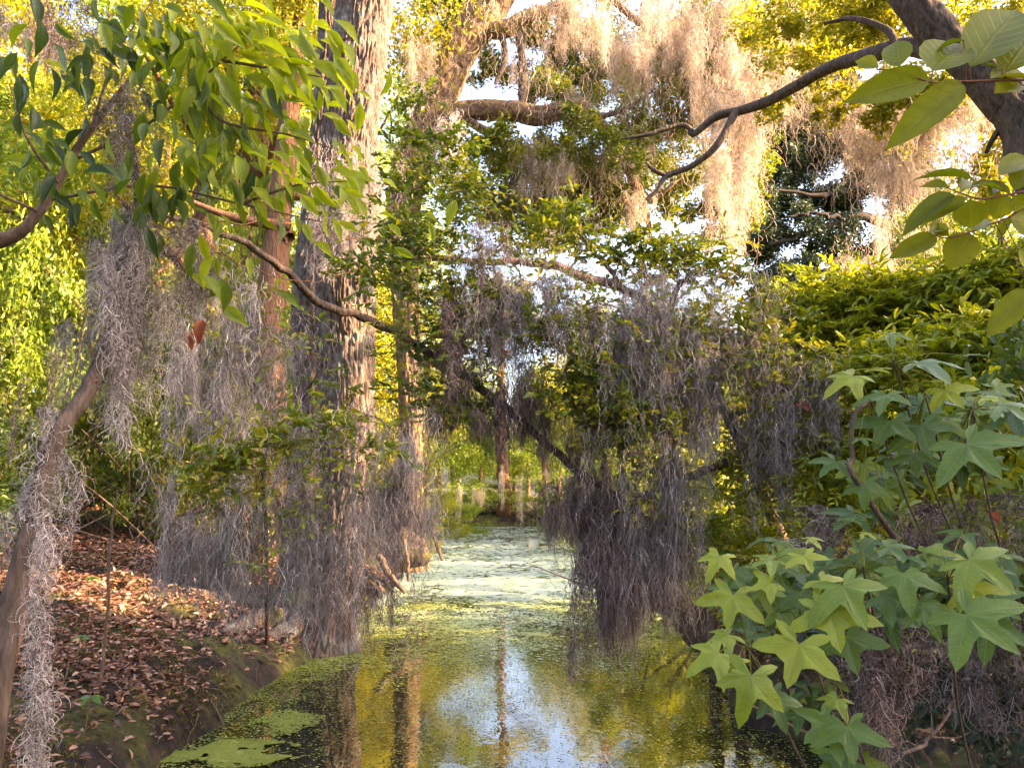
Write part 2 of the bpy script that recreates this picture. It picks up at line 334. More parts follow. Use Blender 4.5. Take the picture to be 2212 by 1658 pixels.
def gh(x, y):                                      # ground height
    x = np.asarray(x, float); y = np.asarray(y, float)
    wob = (fbm(y * 1.7, x * 0 + 3, 3, 3) - .45) * .4 + (fbm(y * 7, x * 0 + 8, 5, 2) - .4) * .16
    d = np.maximum(np.maximum(xl(y) + wob * .5 - x, x - xr(y) + wob * .6), (y - FAR) * .8)
    n = fbm(x * .8, y * .8, 11, 5) - .5
    up = np.where(d > 0, .15 * np.minimum(d / .25, 1) ** .7 + .92 * (1 - np.exp(-np.maximum(d, 0) / 2.2)) + np.maximum(d - 8, 0) * .006 + np.where(x < 0, .045, 0) * np.clip(d, 0, 8) + (n * .34 + .24 * (fbm(x * 4, y * 4, 17, 4) - .5) + .12 * (fbm(x * 11, y * 11, 18, 2) - .4)) * np.minimum(np.maximum(d, 0) / .4, 1), np.maximum(d * 1.2, -.7))
    return up
xs = np.unique(np.concatenate([np.linspace(-160, -14, 40), np.linspace(-14, -6.5, 60), np.linspace(-6.5, 7, 230), np.linspace(7, 14, 40), np.linspace(14, 160, 40)]))
ys = np.unique(np.concatenate([np.linspace(-30, 3, 40), np.linspace(3, 15, 230), np.linspace(15, 45, 120), np.linspace(45, 260, 50)]))
X, Yg = np.meshgrid(xs, ys); Zg = gh(X, Yg)
mb = MB(); nx = len(xs); i = np.arange(len(ys) - 1)[:, None] * nx + np.arange(nx - 1)[None]
mb.add(np.stack([X, Yg, Zg], -1).reshape(-1, 3), np.stack([i, i + 1, i + nx + 1, i + nx], -1).reshape(-1, 4))
tag(link('ground', mb.mesh('ground'), M['ground']), 'dark soil banks with moss and leaf litter on both sides of the canal', 'ground', None, 'structure')
mb = MB(); mb.add([(-14, -10, 0), (12, -10, 0), (12, 44, 0), (-14, 44, 0)], [(0, 1, 2, 3)])
tag(link('water', mb.mesh('water'), M['water']), 'still dark water of the narrow canal', 'water', None, 'structure')

# duckweed: floating flecks, real little polygons
def duckweed():
    mb = MB()
    def batch(n, y0, y1, s0, s1, dens):
        y = y0 + (y1 - y0) * R.rand(n); a = xl(y) - .1; b = xr(y) + .1; x = a + (b - a) * R.rand(n)
        keep = R.rand(n) < dens(x, y, a, b); x = x[keep]; y = y[keep]; n = len(x)
        s = s0 + (s1 - s0) * R.rand(n) ** 2; ph = R.rand(n) * 6.28; k = 6
        th = ph[:, None] + np.arange(k)[None] / k * 6.283; rr = s[:, None] * (.6 + .5 * R.rand(n, k)) * .5
        V = np.stack([x[:, None] + np.cos(th) * rr * 1.35, y[:, None] + np.sin(th) * rr, .004 + .004 * R.rand(n, 1) + .0 * th], -1)
        V[..., 2] += .003 * R.rand(n, k)
        off = (np.arange(n) * k)[:, None]
        F = np.concatenate([off + np.array([0, 1, 2, 3]), off + np.array([0, 3, 4, 5])])
        rn = np.clip(fbm(x * .9, y * .9, 31, 3) * .8 - .15 + .35 * R.rand(n) + np.clip((y - 9.5) / 8, 0, .75), 0, 1)  # paler with distance: sky reflection put into the fleck colour
        mb.add(V.reshape(-1, 3), F, np.concatenate([rn, rn]))
    def dens(x, y, a, b):
        u = (x - a) / (b - a)
        n = fbm(x * 1.3, y * .8, 21, 4); fine = vn(x * 9, y * 7, 23)
        left = np.clip(1 - u / .16, 0, 1)
        far = np.clip((y - 6.5) / 7, 0, 1)
        base = .13 + .85 * left + .62 * far + .16 * np.clip((u - .7) / .3, 0, 1)
        return np.clip(base * (.25 + 2.2 * np.clip(n - .3, 0, 1)) * (.35 + 1.0 * fine), 0, 1)
    batch(520000, 3, 13, .005, .021, lambda x, y, a, b: dens(x, y, a, b) * np.clip((13 - y) / 3, 0, 1))
    batch(130000, 8, 17, .012, .055, lambda x, y, a, b: dens(x, y, a, b) * np.clip((y - 8) / 4, 0, 1))
    batch(90000, 13, 41, .04, .2, lambda x, y, a, b: dens(x, y, a, b) * np.clip((y - 13) / 3, 0, 1))
    for (px, py, rx, ry, n) in ((500, 1628, .55, .16, 9000), (1150, 1372, .3, .12, 900), (900, 1310, .35, .14, 1200), (620, 1560, .3, .2, 1500)):  # compact rafts
        c = QZ(px, py, 0); q = inball(n, .5); x = c[0] + q[:, 0] * rx; y = c[1] + q[:, 1] * ry * 2; kk = fbm(x * 5, y * 5, 77, 3) + .28 * (1 - np.hypot(q[:, 0], q[:, 1])) > .5; x = x[kk]; y = y[kk]; n = len(x)
        th = R.rand(n)[:, None] * 6 + np.arange(4)[None] * 1.57; V = np.stack([x[:, None] + np.cos(th) * .014, y[:, None] + np.sin(th) * .011, .012 + .004 * R.rand(n, 1) + 0 * th], -1)
        mb.add(V.reshape(-1, 3), (np.arange(n) * 4)[:, None] + np.arange(4), .22 + .4 * R.rand(n))
    tag(link('duckweed', mb.mesh('duckweed', (0, 0, 0), False), M['weed']), 'yellow green duckweed floating in flecks and rafts on the canal', 'duckweed', None, 'stuff')
duckweed()

def litter():
    mb = MB()
    for (x0, x1, y0, y1, n, L0) in ((-12, -1.2, 4, 16, 90000, .07), (-9, -2, 8, 14, 45000, .08), (1.2, 5, 4, 9, 7000, .075), (-6, -1, 4, 7.5, 22000, .06)):
        x = x0 + (x1 - x0) * R.rand(n); y = y0 + (y1 - y0) * R.rand(n)
        d = np.maximum(xl(y) - x, x - xr(y)); z = gh(x, y)
        dn = np.clip((fbm(x * 1.1, y * 1.1, 41, 3) - .28) * 3.2, .25, 1) * np.clip(d / .7, .3, 1)
        k = (d > .08) & (R.rand(n) < dn); x = x[k]; y = y[k]; z = z[k]; n = len(x)
        no = rdir(n, .6, 1.9); di = rdir(n, .25)
        leaves(mb, np.stack([x, y, z + .012 + .03 * R.rand(n)], 1), di, no, L0 * (.6 + .7 * R.rand(n)), .38, T_OVAL)
    tag(link('leaf_litter', mb.mesh('leaf_litter'), M['litter']), 'brown and orange fallen leaves covering the left bank', 'leaf litter', None, 'stuff')
litter()

def ground_moss():
    mb = MB(); n = 120000
    x = np.concatenate([-9 + 8 * R.rand(n), 1.5 + 4 * R.rand(n // 4)]); y = np.concatenate([4 + 8 * R.rand(n), 4 + 5 * R.rand(n // 4)])
    d = np.maximum(xl(y) - x, x - xr(y)); k = (d > .02) & (R.rand(len(x)) < np.clip((fbm(x * 1.3 + 40, y * 1.3, 61, 4) - .44) * 9, 0, 1)); x = x[k]; y = y[k]; n = len(x)
    c = np.clip(fbm(x * 2, y * 2, 62, 3) * 1.3 - .2 + .3 * R.rand(n), 0, 1)
    leaves(mb, np.stack([x, y, gh(x, y) - .004], 1), rdir(n, .6, .8), rdir(n), .022 + .03 * R.rand(n), .34, T_DIA, c)
    tag(link('ground_moss', mb.mesh('ground_moss'), M['gmoss']), 'low olive green moss growing on the soil of the bank', 'moss carpet', None, 'stuff')
M['gmoss'] = leaf_mat('ground_moss', [(.03, .035, .006), (.09, .09, .01), (.2, .17, .014)], .2, .7)
ground_moss()

def twig_litter():
    mb = MB(); n = 900; x = -8 + 7 * R.rand(n); y = 4.2 + 8 * R.rand(n); k = xl(y) - x > .05; x = x[k]; y = y[k]; n = len(x)
    K = 6; d = rdir(n, .12); L = .1 + .4 * R.rand(n) ** 2; P = np.stack([x, y, 0 * x], 1)[:, None] + d[:, None] * (L[:, None] * np.linspace(0, 1, K)[None])[..., None] + np.cumsum(.008 * R.randn(n, K, 3), 1)
    P[..., 2] = gh(P[..., 0], P[..., 1]) + .02 + .02 * R.rand(n, 1); strands(mb, P, .003 + .006 * R.rand(n), 4)
    tag(link('fallen_twigs', mb.mesh('fallen_twigs'), M['twig']), 'small fallen twigs lying among the leaves on the left bank', 'twigs', None, 'stuff')
twig_litter()

# ------------------------------------------------------------ Spanish moss
def moss_mesh(name, L, W, ropes, rr, spm, ls, r, curl=.9, K=9, sides=3, down=.5, om0=.28):
    """a hanging clump: separate thin tresses of different length, each a rope of curly strands that thins to a wisp"""
    mb = MB(); tx = (np.arange(ropes) + .5 + .9 * (R.rand(ropes) - .5)) / ropes * W - W / 2; ty = R.randn(ropes) * .22 * W
    tz = L * .3 * R.rand(ropes) ** 2; tl = (L - tz) * (.3 + .7 * R.rand(ropes)); f = R.randint(ropes); tz[f] = 0; tl[f] = L
    tr = rr * (.55 + .9 * R.rand(ropes)); n = np.maximum((spm * tl * (tr / rr)).astype(int), 6); k = np.repeat(np.arange(ropes), n); n = len(k)
    t = R.rand(n) ** 1.1; ang = R.rand(n) * 6.283
    q = tr[k] * R.rand(n) ** .6 * (.18 + .95 * (1 - t) ** .8) * (.55 + .75 * vn(t * tl[k] * 9 + k * 5.1, k * 1.3, 3))
    wx = .09 * (vn(t * tl[k] * 2.2 + k * 7.3, k * 1.7, 5) - .5); wy = .09 * (vn(t * tl[k] * 2.2 + k * 3.3, k * 2.7, 8) - .5)
    s = np.stack([tx[k] + wx + q * np.cos(ang), ty[k] + wy + q * np.sin(ang), -tz[k] - t * np.maximum(tl[k] - ls * .55, .02)], 1)
    e1 = rdir(n); e2 = nrm(np.cross(e1, rdir(n))); ph = R.rand(n, 1) * 6.28; om = (om0 + .42 * R.rand(n, 1)) * np.sign(R.rand(n, 1) - .5)
    kk = np.arange(K)[None]; drift = np.stack([np.cos(ang), np.sin(ang), np.zeros(n)], 1)
    amp = curl * (.35 + .9 * R.rand(n, 1, 1))
    d = amp * (np.sin(ph + om * kk)[..., None] * e1[:, None] + np.cos(ph + om * kk)[..., None] * e2[:, None]) + np.array([0, 0, -down]) + .35 * drift[:, None] * np.linspace(1, -.8, K)[None, :, None]
    P = s[:, None] + np.cumsum(nrm(d), 1) * (ls / K * (.45 + .9 * R.rand(n, 1, 1)))
    strands(mb, P, r * (.7 + .6 * R.rand(n)), sides, R.rand(n))
    if ropes > 1:                                  # threads tangled from one tress top to the next
        o = np.argsort(tx); top = np.stack([tx, ty, -tz - .02], 1)[o]; pp = spline(top, ropes * 6)
        for q in range(4): strands(mb, (pp + .012 * R.randn(*pp.shape))[None], r, 3)
    return mb.mesh(name)
MV = []
def mv(fam, L, W, ropes, rr, spm, ls, r, curl, K, sides=3, down=.5, cnt=2):
    for _ in range(cnt): MV.append((fam, L, W, moss_mesh('moss', L, W, ropes, rr, spm, ls, r, curl, K, sides, down)))
for L, W, n in ((.22, .10, 4), (.4, .12, 4), (.7, .16, 5), (.5, .05, 1), (.8, .06, 1)): mv('near', L, W, n, .020, 330, .085, .0013, 1.0, 9, 3, .55)
for L, W, n in ((.3, .2, 4), (.5, .26, 5), (.8, .3, 5), (1.1, .3, 5), (1.5, .34, 6), (1.0, .08, 1)): mv('mid', L, W, n, .024, 230, .13, .0022, .85, 9, 3, .75)
for L, W, n in ((.4, .5, 8), (.75, .55, 8), (1.1, .55, 8)): mv('sheer', L, W, n, .024, 190, .14, .0021, .9, 9, 3, .7)
for L, W, n in ((.6, .3, 11), (1.0, .32, 12), (1.0, .12, 4), (1.5, .2, 6)): mv('fringe', L, W, n, .02, 80, .36, .0021, .5, 11, 3, .9)
for L, W, n in ((.8, .6, 11), (1.4, .6, 11), (1.4, .2, 4), (2.4, .5, 9), (2.4, .2, 3)): mv('far', L, W, n, .042, 120, .24, .0038, .95, 8, 2, .75)
MM = {}
def moss(kind, top, length, width, mt, label, group=None, name='spanish_moss'):
    fam = {'wide': 'sheer', 'long': 'mid', 'farlong': 'far'}.get(kind, kind)
    if fam in ('mid', 'sheer') and top[1] < 4: fam = 'near'
    if fam in ('mid', 'sheer') and top[1] > 11: fam = 'far'
    c = sorted([v for v in MV if v[0] == fam], key=lambda v: abs(math.log(v[1] / length)) * 1.3 + abs(math.log(v[2] / width)) + .25 * random.random())[0]
    me0 = c[3]; key = (me0.name, mt)
    if key not in MM: MM[key] = me0.copy(); MM[key].materials.clear(); MM[key].materials.append(M[mt])
    o = bpy.data.objects.new(name, MM[key]); C.objects.link(o); o.location = tuple(top)
    sz = length / c[1]; sx = min(max(width / c[2], sz * .75), sz * 1.6); o.scale = (sx, sx * (.8 + .4 * random.random()), sz); o.rotation_euler = (0, 0, random.random() * 6.28)
    return tag(o, label, 'moss', group)
RECTS = []
def curtain(x0, x1, yt, yb, Y, n, mt, label, group, kinds=('mid', 'wide', 'long'), wf=.6, dY=.35, stag=.7):
    n = int(n * (1.05 if 4 < Y < 9 else .9) + .5); RECTS.append((x0, x1, yt, yb, Y, mt)); yb0 = yb
    for k in range(n):
        x = x0 + (x1 - x0) * (k + .2 + .6 * random.random()) / n
        yb = yb0 + (yb0 - yt) * random.uniform(-.16, .10); H = yb - yt; a = yt + H * stag * random.random() ** 1.3; b = a + (yb - a) * (.55 + .45 * random.random()); 
        if k % 3 == 0: b = yb - .08 * H * random.random(); 
        YY = Y + (random.random() - .5) * 2 * dY
        kd = random.choice(kinds); wpx = min(max((x1 - x0) * wf * (.7 + .6 * random.random()), 24), (b - a) * .9)
        if kd in ('long', 'farlong'): wpx *= .55
        
        if kd == 'wide': wpx *= 1.2
        moss(kd, Q(x, a, YY), m_(b - a, YY), m_(wpx, YY), mt, label, group)

# ------------------------------------------------------------ tree builders
def crown_mesh(name, n, leaf, clumps=26, sq=.8, T=T_DIA, wr=.55):   # unit crown, clumps of leaves with gaps
    mb = MB(); c = inball(clumps, .45); c[:, 2] *= sq; rr = .16 + .2 * R.rand(clumps)
    k = R.randint(0, clumps, n); p = c[k] + inball(n, .6) * rr[k][:, None] * np.array([1.2, 1.2, .75])
    leaves(mb, p, rdir(n, .7, -.15), rdir(n, .8, .8), leaf * (.6 + .8 * R.rand(n)), wr, T, np.clip(.5 * R.rand(n) + .5 * R.rand(clumps)[k], 0, 1))
    return mb.mesh(name)
CROWNS = [crown_mesh('crown', 15000, .034, 30), crown_mesh('crown', 15000, .036, 22, .95), crown_mesh('crown', 13000, .036, 40, .6), crown_mesh('crown', 16000, .034, 34, 1.3)]
CM = {}
def bgtree(x, y, h, r, cr, cz, mt, bark, label, group, name='tree', crz=None, lean=(0, 0), ncrown=1):
    z = float(gh(x, y)) - .1; t = thing(name, label, 'tree', (x, y, z), group)
    mb = MB(); b = np.array([x, y, z]); top = b + np.array([lean[0], lean[1], h])
    pts = [b, b + (top - b) * .08, b * .6 + top * .4 + rdir(1)[0] * .12 * r * 8, top]
    tube(mb, pts, [r * 1.5, r * 1.1, r * .85, r * .3], 240 if r > .3 else 40, 64 if r > .3 else 14, .04 if r > .3 else .02, None, seed=R.randint(999), wob=r * .5)
    for q in range(5):                                               # limbs into the crown
        f = .45 + .45 * R.rand(); p = b + (top - b) * f; d = rdir(1, .3, .45)[0]
        tube(mb, [p, p + d * cr * .4, p + d * cr * .8 + np.array([0, 0, cr * .1])], [r * .4, r * .25, r * .08], 10, 6)
    part('trunk', mb, bark, t)
    i = R.randint(len(CROWNS)); me = CROWNS[i]; key = (me.name, mt.name)
    if key not in CM: CM[key] = me.copy(); CM[key].materials.clear(); CM[key].materials.append(mt)
    o = link('crown', CM[key], None, t, (lean[0] * cz / h, lean[1] * cz / h, cz)); o.scale = (cr, cr, crz or cr); o.rotation_euler = (0, 0, R.rand() * 6.28)
    return t
def pxx(px, Y): return (px - 512) / FPX * Y * 1.01

DENS = 1.7
def blob_leaves(mb, blobs, leaf, wr, T=T_DIA, down=-.1, up=.8, clump=14):   # blobs: x, y, Y, radius px(2212), number
    for (x, y, Y, rp, n) in blobs:
        n = int(n * DENS)
        c = Q(x, y, Y); r = m_(rp, Y); cc = c + inball(clump, .5) * r * np.array([1, 1, .8]); cr_ = r * (.2 + .22 * R.rand(clump))
        k = R.randint(0, clump, n); p = cc[k] + inball(n, .6) * cr_[k][:, None]
        leaves(mb, p, rdir(n, .7, down), rdir(n, .8, up), leaf * 1.15 * (.6 + .8 * R.rand(n)), wr, T, np.clip(.5 * R.rand(n) + .5 * R.rand(clump)[k], 0, 1))
def sprays(mbl, mbt, blobs, leaf, wr, T, nl=9, tl=.2, up=.25, droop=-.1, tw=.0022, nup=1.0, rn=None, lift=0.0):
    """leafy twigs: blobs x, y, Y, rx, ry (px), twigs"""
    for (x, y, Y, rx, ry, n) in blobs:
        n = int(n * 1.7)
        c = Q(x, y, Y); q = inball(n, .5); p0 = c + q * np.array([m_(rx, Y), m_(rx, Y) * .7, m_(ry, Y)])
        d = rdir(n, .5, up); L = tl * (.6 + .8 * R.rand(n)); K = 6
        tt = np.linspace(0, 1, K); sag = np.zeros((n, K, 3)); sag[..., 2] = droop * L[:, None] * tt[None] ** 2
        P = p0[:, None] + d[:, None] * L[:, None, None] * tt[None, :, None] + sag
        if mbt is not None: strands(mbt, P, tw, 3)
        j = np.arange(nl); s = .12 + .88 * (j + 1) / nl
        pos = p0[:, None] + d[:, None] * (L[:, None] * s[None])[..., None]; pos[..., 2] += droop * L[:, None] * s[None] ** 2
        side = nrm(np.cross(d, np.array([0, 0, 1.]) + .3 * R.randn(n, 3)))
        sg = np.where(j % 2 == 0, 1, -1)[None, :, None]
        ld = nrm(d[:, None] * (.5 + .5 * s[None, :, None]) + side[:, None] * sg * (.9 - .5 * s[None, :, None]) + .3 * R.randn(n, nl, 3) + np.array([0, 0, droop]))
        nn = nrm(np.array([0, 0, nup]) + .55 * R.randn(n, nl, 3))
        rr = np.clip(np.repeat(R.rand(n, 1), nl, 1) * .55 + .45 * R.rand(n, nl) + lift, 0, 1) if rn is None else np.clip(rn + .25 * (R.rand(n, nl) - .5), 0, 1)
        leaves(mbl, pos.reshape(-1, 3), ld.reshape(-1, 3), nn.reshape(-1, 3), (leaf * 1.15 * (.65 + .6 * R.rand(n, nl))).ravel(), wr, T, rr.ravel())
def path(pts): return [Q(*p) for p in pts]         # (x, y, Y) list

# ------------------------------------------------------------ the big trunk at the water's edge
def main_tree():
    Y = 9.6; base = QZ(700, 1400, 0.05)
    t = thing('furrowed_tree', 'tall grey brown tree with furrowed bark standing at the left water edge', 'tree', base)
    def ax(x0, x1, y): return Q((x0 + x1) / 2, y, Y), m_((x1 - x0) / 2, Y)
    prof = [(600, 775, 1420), (640, 765, 1330), (680, 790, 1150), (690, 803, 960), (688, 808, 800), (684, 812, 640), (690, 808, 480), (697, 815, 300), (710, 835, 130), (725, 852, 0), (745, 880, -220), (770, 890, -520), (790, 880, -900)]
    pts, rr = zip(*[ax(*p) for p in prof]); pts = [p.copy() for p in pts]
    mb = MB(); tube(mb, pts, rr, 700, 220, .036, 44, seed=4, bump=.03)
    part('trunk', mb, M['trunk'], t)
    mb = MB()                                      # second stem close behind, parting on the left
    pts, rr = zip(*[(Q((a + b) / 2, y, 10.4), m_((b - a) / 2, 10.4)) for a, b, y in ((600, 720, 1300), (635, 720, 900), (630, 715, 700), (640, 705, 560), (660, 715, 400), (680, 725, 200), (690, 730, 0), (690, 720, -300))])
    tube(mb, pts, rr, 260, 70, .035, 28, seed=9); part('stem', mb, M['trunk'], t)
    for (a, b, c) in (((640, 1330, Y), (560, 1440, Y - .5), (470, 1500, Y - 1.3)), ((660, 1330, Y), (600, 1450, Y - .6), (560, 1490, Y - .9)), ((740, 1340, Y), (765, 1420, Y - .1), (760, 1450, Y - .1)), ((630, 1320, Y + .2), (520, 1350, Y), (400, 1360, Y - .2))):
        mb = MB(); p = path((a, b, c)); p[1][2] = max(p[1][2], float(gh(p[1][0], p[1][1])) + .04); p[2][2] = float(gh(p[2][0], p[2][1])) + .01
        tube(mb, p, [.16, .11, .05], 40, 20, .02, 8, seed=R.randint(99), bump=.15); part('root', mb, M['trunk'], t)
    mb = MB()
    c = pts[-1]; n = 14000; q = inball(n, .5) * np.array([4.2, 4.2, 2.6]) + np.array([-2.6, 9.6, 13.5]); 
    leaves(mb, q, rdir(n, .7, -.2), rdir(n, .8, .8), .13, .5, T_DIA); part('crown', mb, M['oakleaf'], t)
    mb = MB()
    tube(mb, [Q(790, -700, Y), Q(900, -1000, Y - 1), Q(1000, -1300, Y - 2)], [.2, .13, .05], 20, 10); part('limb', mb, M['trunk'], t)
    # moss and small cushions on the root flare
    for (x, y) in ((590, 1330), (640, 1290), (600, 1385)):
        mb = MB(); c = Q(x, y, Y - .45); n = 900; q = inball(n, .4) * np.array([.13, .1, .09]); leaves(mb, c + q, rdir(n, .6, .5), rdir(n), .02, .4, T_DIA); part('moss_cushion', mb, M['farleaf'], t)
main_tree()

# ------------------------------------------------------------ leaning oak behind it, with limbs over the canal
def leaning_oak():
    Y = 15.0; base = QZ(880, 1190, .3); base[1] = Y
    t = thing('leaning_oak', 'sunlit leaning oak with a crooked mossy limb reaching right over the canal', 'tree', Q(880, 1190, Y))
    prof = [(850, 930, 1230), (858, 915, 1100), (862, 912, 900), (850, 908, 700), (835, 905, 500), (845, 930, 360), (900, 985, 230), (945, 1030, 120), (990, 1085, 40), (1030, 1130, -40), (1080, 1190, -180)]
    pts, rr = zip(*[(Q((a + b) / 2, y, Y - .2 * i * .3), m_((b - a) / 2 * .92, Y)) for i, (a, b, y) in enumerate(prof)])
    mb = MB(); tube(mb, pts, rr, 420, 90, .04, 18, seed=14, bump=.04); part('trunk', mb, M['oakbark'], t)
    Yl = 14.2
    def limb(pl, rp, n=80, sides=16, bark=.02, mt='oakbark', seed=1, bump=.12):
        mb = MB(); tube(mb, path(pl), [m_(r, pl[0][2]) for r in rp], n, sides, bark, None, seed=seed, bump=bump); part('limb', mb, M[mt], t)
    limb([(905, 330, 14.8), (960, 262, 14.4), (1020, 240, Yl), (1110, 240, Yl), (1165, 250, Yl), (1240, 232, Yl), (1270, 240, Yl), (1320, 300, Yl), (1365, 380, Yl), (1390, 440, Yl), (1405, 500, Yl)], [28, 25, 22, 21, 20, 17, 13, 12, 10, 8, 4], 260, 40, .03, seed=3, bump=.1)
    limb([(1000, 255, Yl), (1060, 290, 14), (1105, 330, 13.9), (1110, 380, 13.9), (1095, 430, 13.9)], [10, 10, 11, 8, 4], 60, 12, .012, 'darkbark', 5)
    limb([(1045, 60, 14.5), (1090, 64, 14.4), (1130, 40, 14.3), (1200, 15, 14.2), (1300, -40, 14), (1400, -60, 14)], [22, 20, 17, 14, 12, 6], 80, 16, .02, seed=6)
    limb([(1120, 70, 14.3), (1128, 140, 14.3), (1130, 190, 14.3), (1128, 245, 14.25)], [8, 10, 11, 8], 50, 12, .012, 'darkbark', 7)
    limb([(1085, 75, 14.3), (1090, 130, 14.2), (1070, 180, 14.1)], [8, 7, 4], 30, 10, 0, 'darkbark', 8)
    limb([(1250, 240, Yl), (1300, 250, 14.5), (1360, 230, 14.8), (1430, 180, 15)], [8, 7, 5, 2], 30, 8, 0, 'darkbark')
    limb([(1405, 440, Yl), (1450, 400, 14), (1470, 385, 14)], [4, 4, 2], 20, 8, 0, 'oakbark')
    limb([(1170, 300, 14.2), (1230, 330, 14), (1330, 345, 14), (1380, 335, 14)], [4, 4, 3, 2], 24, 6, 0, 'oakbark')
    limb([(1300, -20, 14), (1400, 60, 14), (1500, 100, 14), (1600, 60, 14)], [9, 8, 6, 3], 40, 8, 0, 'darkbark')
    limb([(1450, 90, 14), (1480, 170, 14), (1540, 240, 14), (1530, 330, 14)], [6, 5, 4, 2], 40, 8, 0, 'darkbark')
    limb([(1480, 60, 14), (1560, 120, 13.8), (1640, 110, 13.6), (1720, 40, 13.5)], [7, 6, 5, 2], 40, 8, 0, 'darkbark')
    mb = MB()
    global DENS; DENS = 2.6; blob_leaves(mb, [(1450, 60, 17, 150, 2600), (1380, 180, 17, 130, 1800), (1560, 120, 17, 150, 2600), (1660, 150, 16, 130, 2000), (1500, 330, 16.5, 120, 1500), (1350, 330, 17, 110, 1500), (1250, 330, 17, 110, 1500), (1600, 330, 16, 90, 900), (1100, 470, 16, 110, 1800), (1200, 480, 16, 100, 1500), (1020, 380, 16, 110, 2000), (1350, 310, 13, 80, 600), (1060, 310, 13.2, 80, 800), (1230, 300, 13, 90, 700), (1000, 40, 16, 90, 2500), (950, -10, 16, 120, 2500), (1200, 110, 16, 110, 4200), (1220, 200, 15.5, 90, 2600), (1300, 130, 16, 90, 2600), (1180, 340, 15, 80, 1500), (1260, 400, 15, 100, 2200), (1340, 440, 15, 100, 2000), (1160, 430, 14.6, 90, 1700), (1400, 300, 15, 80, 1300), (1440, 150, 15, 90, 1500), (1480, 250, 14.5, 70, 1100), (1560, 60, 14.5, 100, 1800), (1480, 420, 15, 80, 1200), (1560, 470, 14.5, 80, 1700), (1590, 420, 14.5, 60, 1200), (1290, -60, 15, 140, 2500), (1680, 60, 14, 110, 2300), (1760, 80, 14, 120, 2600), (1700, 170, 14, 70, 900), (1580, 200, 14.4, 60, 600), (1050, 150, 15.8, 60, 700), (930, 130, 16.5, 90, 1800)], .075, .5, clump=20); DENS = 1.7
    part('crown', mb, M['oakleaf'], t)
leaning_oak()

# ------------------------------------------------------------ dark leaning trunk, upper right, with a long bare branch
def right_tree():
    t = thing('dark_leaning_tree', 'dark tree trunk slanting across the upper right corner with one long bare branch', 'tree', (6.6, 6.2, .8))
    Y = 6.4
    mb = MB(); tube(mb, [np.array([6.6, 6.2, .6]), np.array([6.1, 6.3, 2.2]), Q(2290, 440, Y), Q(2212, 270, Y), Q(2150, 190, Y), Q(2080, 120, Y), Q(2010, 50, Y), Q(1950, -30, Y), Q(1900, -130, Y), Q(1880, -300, Y)], [m_(r, Y) for r in (78, 66, 58, 50, 46, 43, 40, 37, 33, 20)], 300, 60, .02, 18, seed=21, bump=.05); part('trunk', mb, M['darkbark'], t)
    def limb(pl, rp, mt='darkbark', n=60, bump=.1):
        mb = MB(); tube(mb, path(pl), [m_(r, pl[0][2]) for r in rp], n, 14, .006, None, seed=R.randint(99), bump=bump); part('branch', mb, M[mt], t)
    limb([(2050, 120, 6.4), (1960, 100, 6.7), (1890, 116, 7), (1800, 142, 7.4), (1720, 185, 7.7), (1660, 218, 8), (1600, 238, 8.2), (1550, 250, 8.3), (1500, 288, 8.4), (1488, 280, 8.4)], [26, 22, 19, 17, 15, 14, 13, 12, 9, 5], n=120)
    limb([(1590, 240, 8.2), (1550, 310, 8.2), (1500, 355, 8.3), (1440, 380, 8.4), (1420, 410, 8.4), (1395, 430, 8.4)], [9, 8, 6, 6, 5, 3])
    limb([(1440, 380, 8.4), (1410, 365, 8.4), (1395, 350, 8.4)], [5, 4, 2], n=20)
    limb([(1500, 285, 8.4), (1470, 270, 8.4), (1400, 290, 8.4), (1340, 300, 8.5)], [6, 5, 4, 2], n=30)
    limb([(1940, 100, 6.7), (1910, 60, 6.8), (1840, 40, 7), (1780, 50, 7.1)], [9, 8, 6, 3], n=30)
    limb([(2190, 240, 6.4), (2150, 290, 6.5), (2130, 330, 6.6)], [9, 7, 4], n=24)
    mb = MB()
    blob_leaves(mb, [(1700, 60, 11, 130, 2000), (1820, 140, 11, 120, 1500), (1940, 60, 11, 140, 1800), (2080, 20, 10, 140, 1500), (2000, 300, 11, 110, 700), (2150, 250, 10, 110, 900), (1780, 20, 9.5, 140, 2600), (1880, 60, 9.5, 130, 2400), (1960, 200, 9, 70, 700), (2060, 210, 9, 80, 800), (1760, 130, 9, 70, 700), (1900, 250, 9.5, 60, 500), (2150, 50, 9, 120, 1200), (2180, 330, 9, 80, 700), (1820, 230, 9.5, 60, 500), (1680, 240, 9.5, 50, 300), (2000, -60, 9, 160, 2000), (2120, 420, 9, 80, 700)], .06, .5)
    part('crown', mb, M['sunleaf'], t)
right_tree()

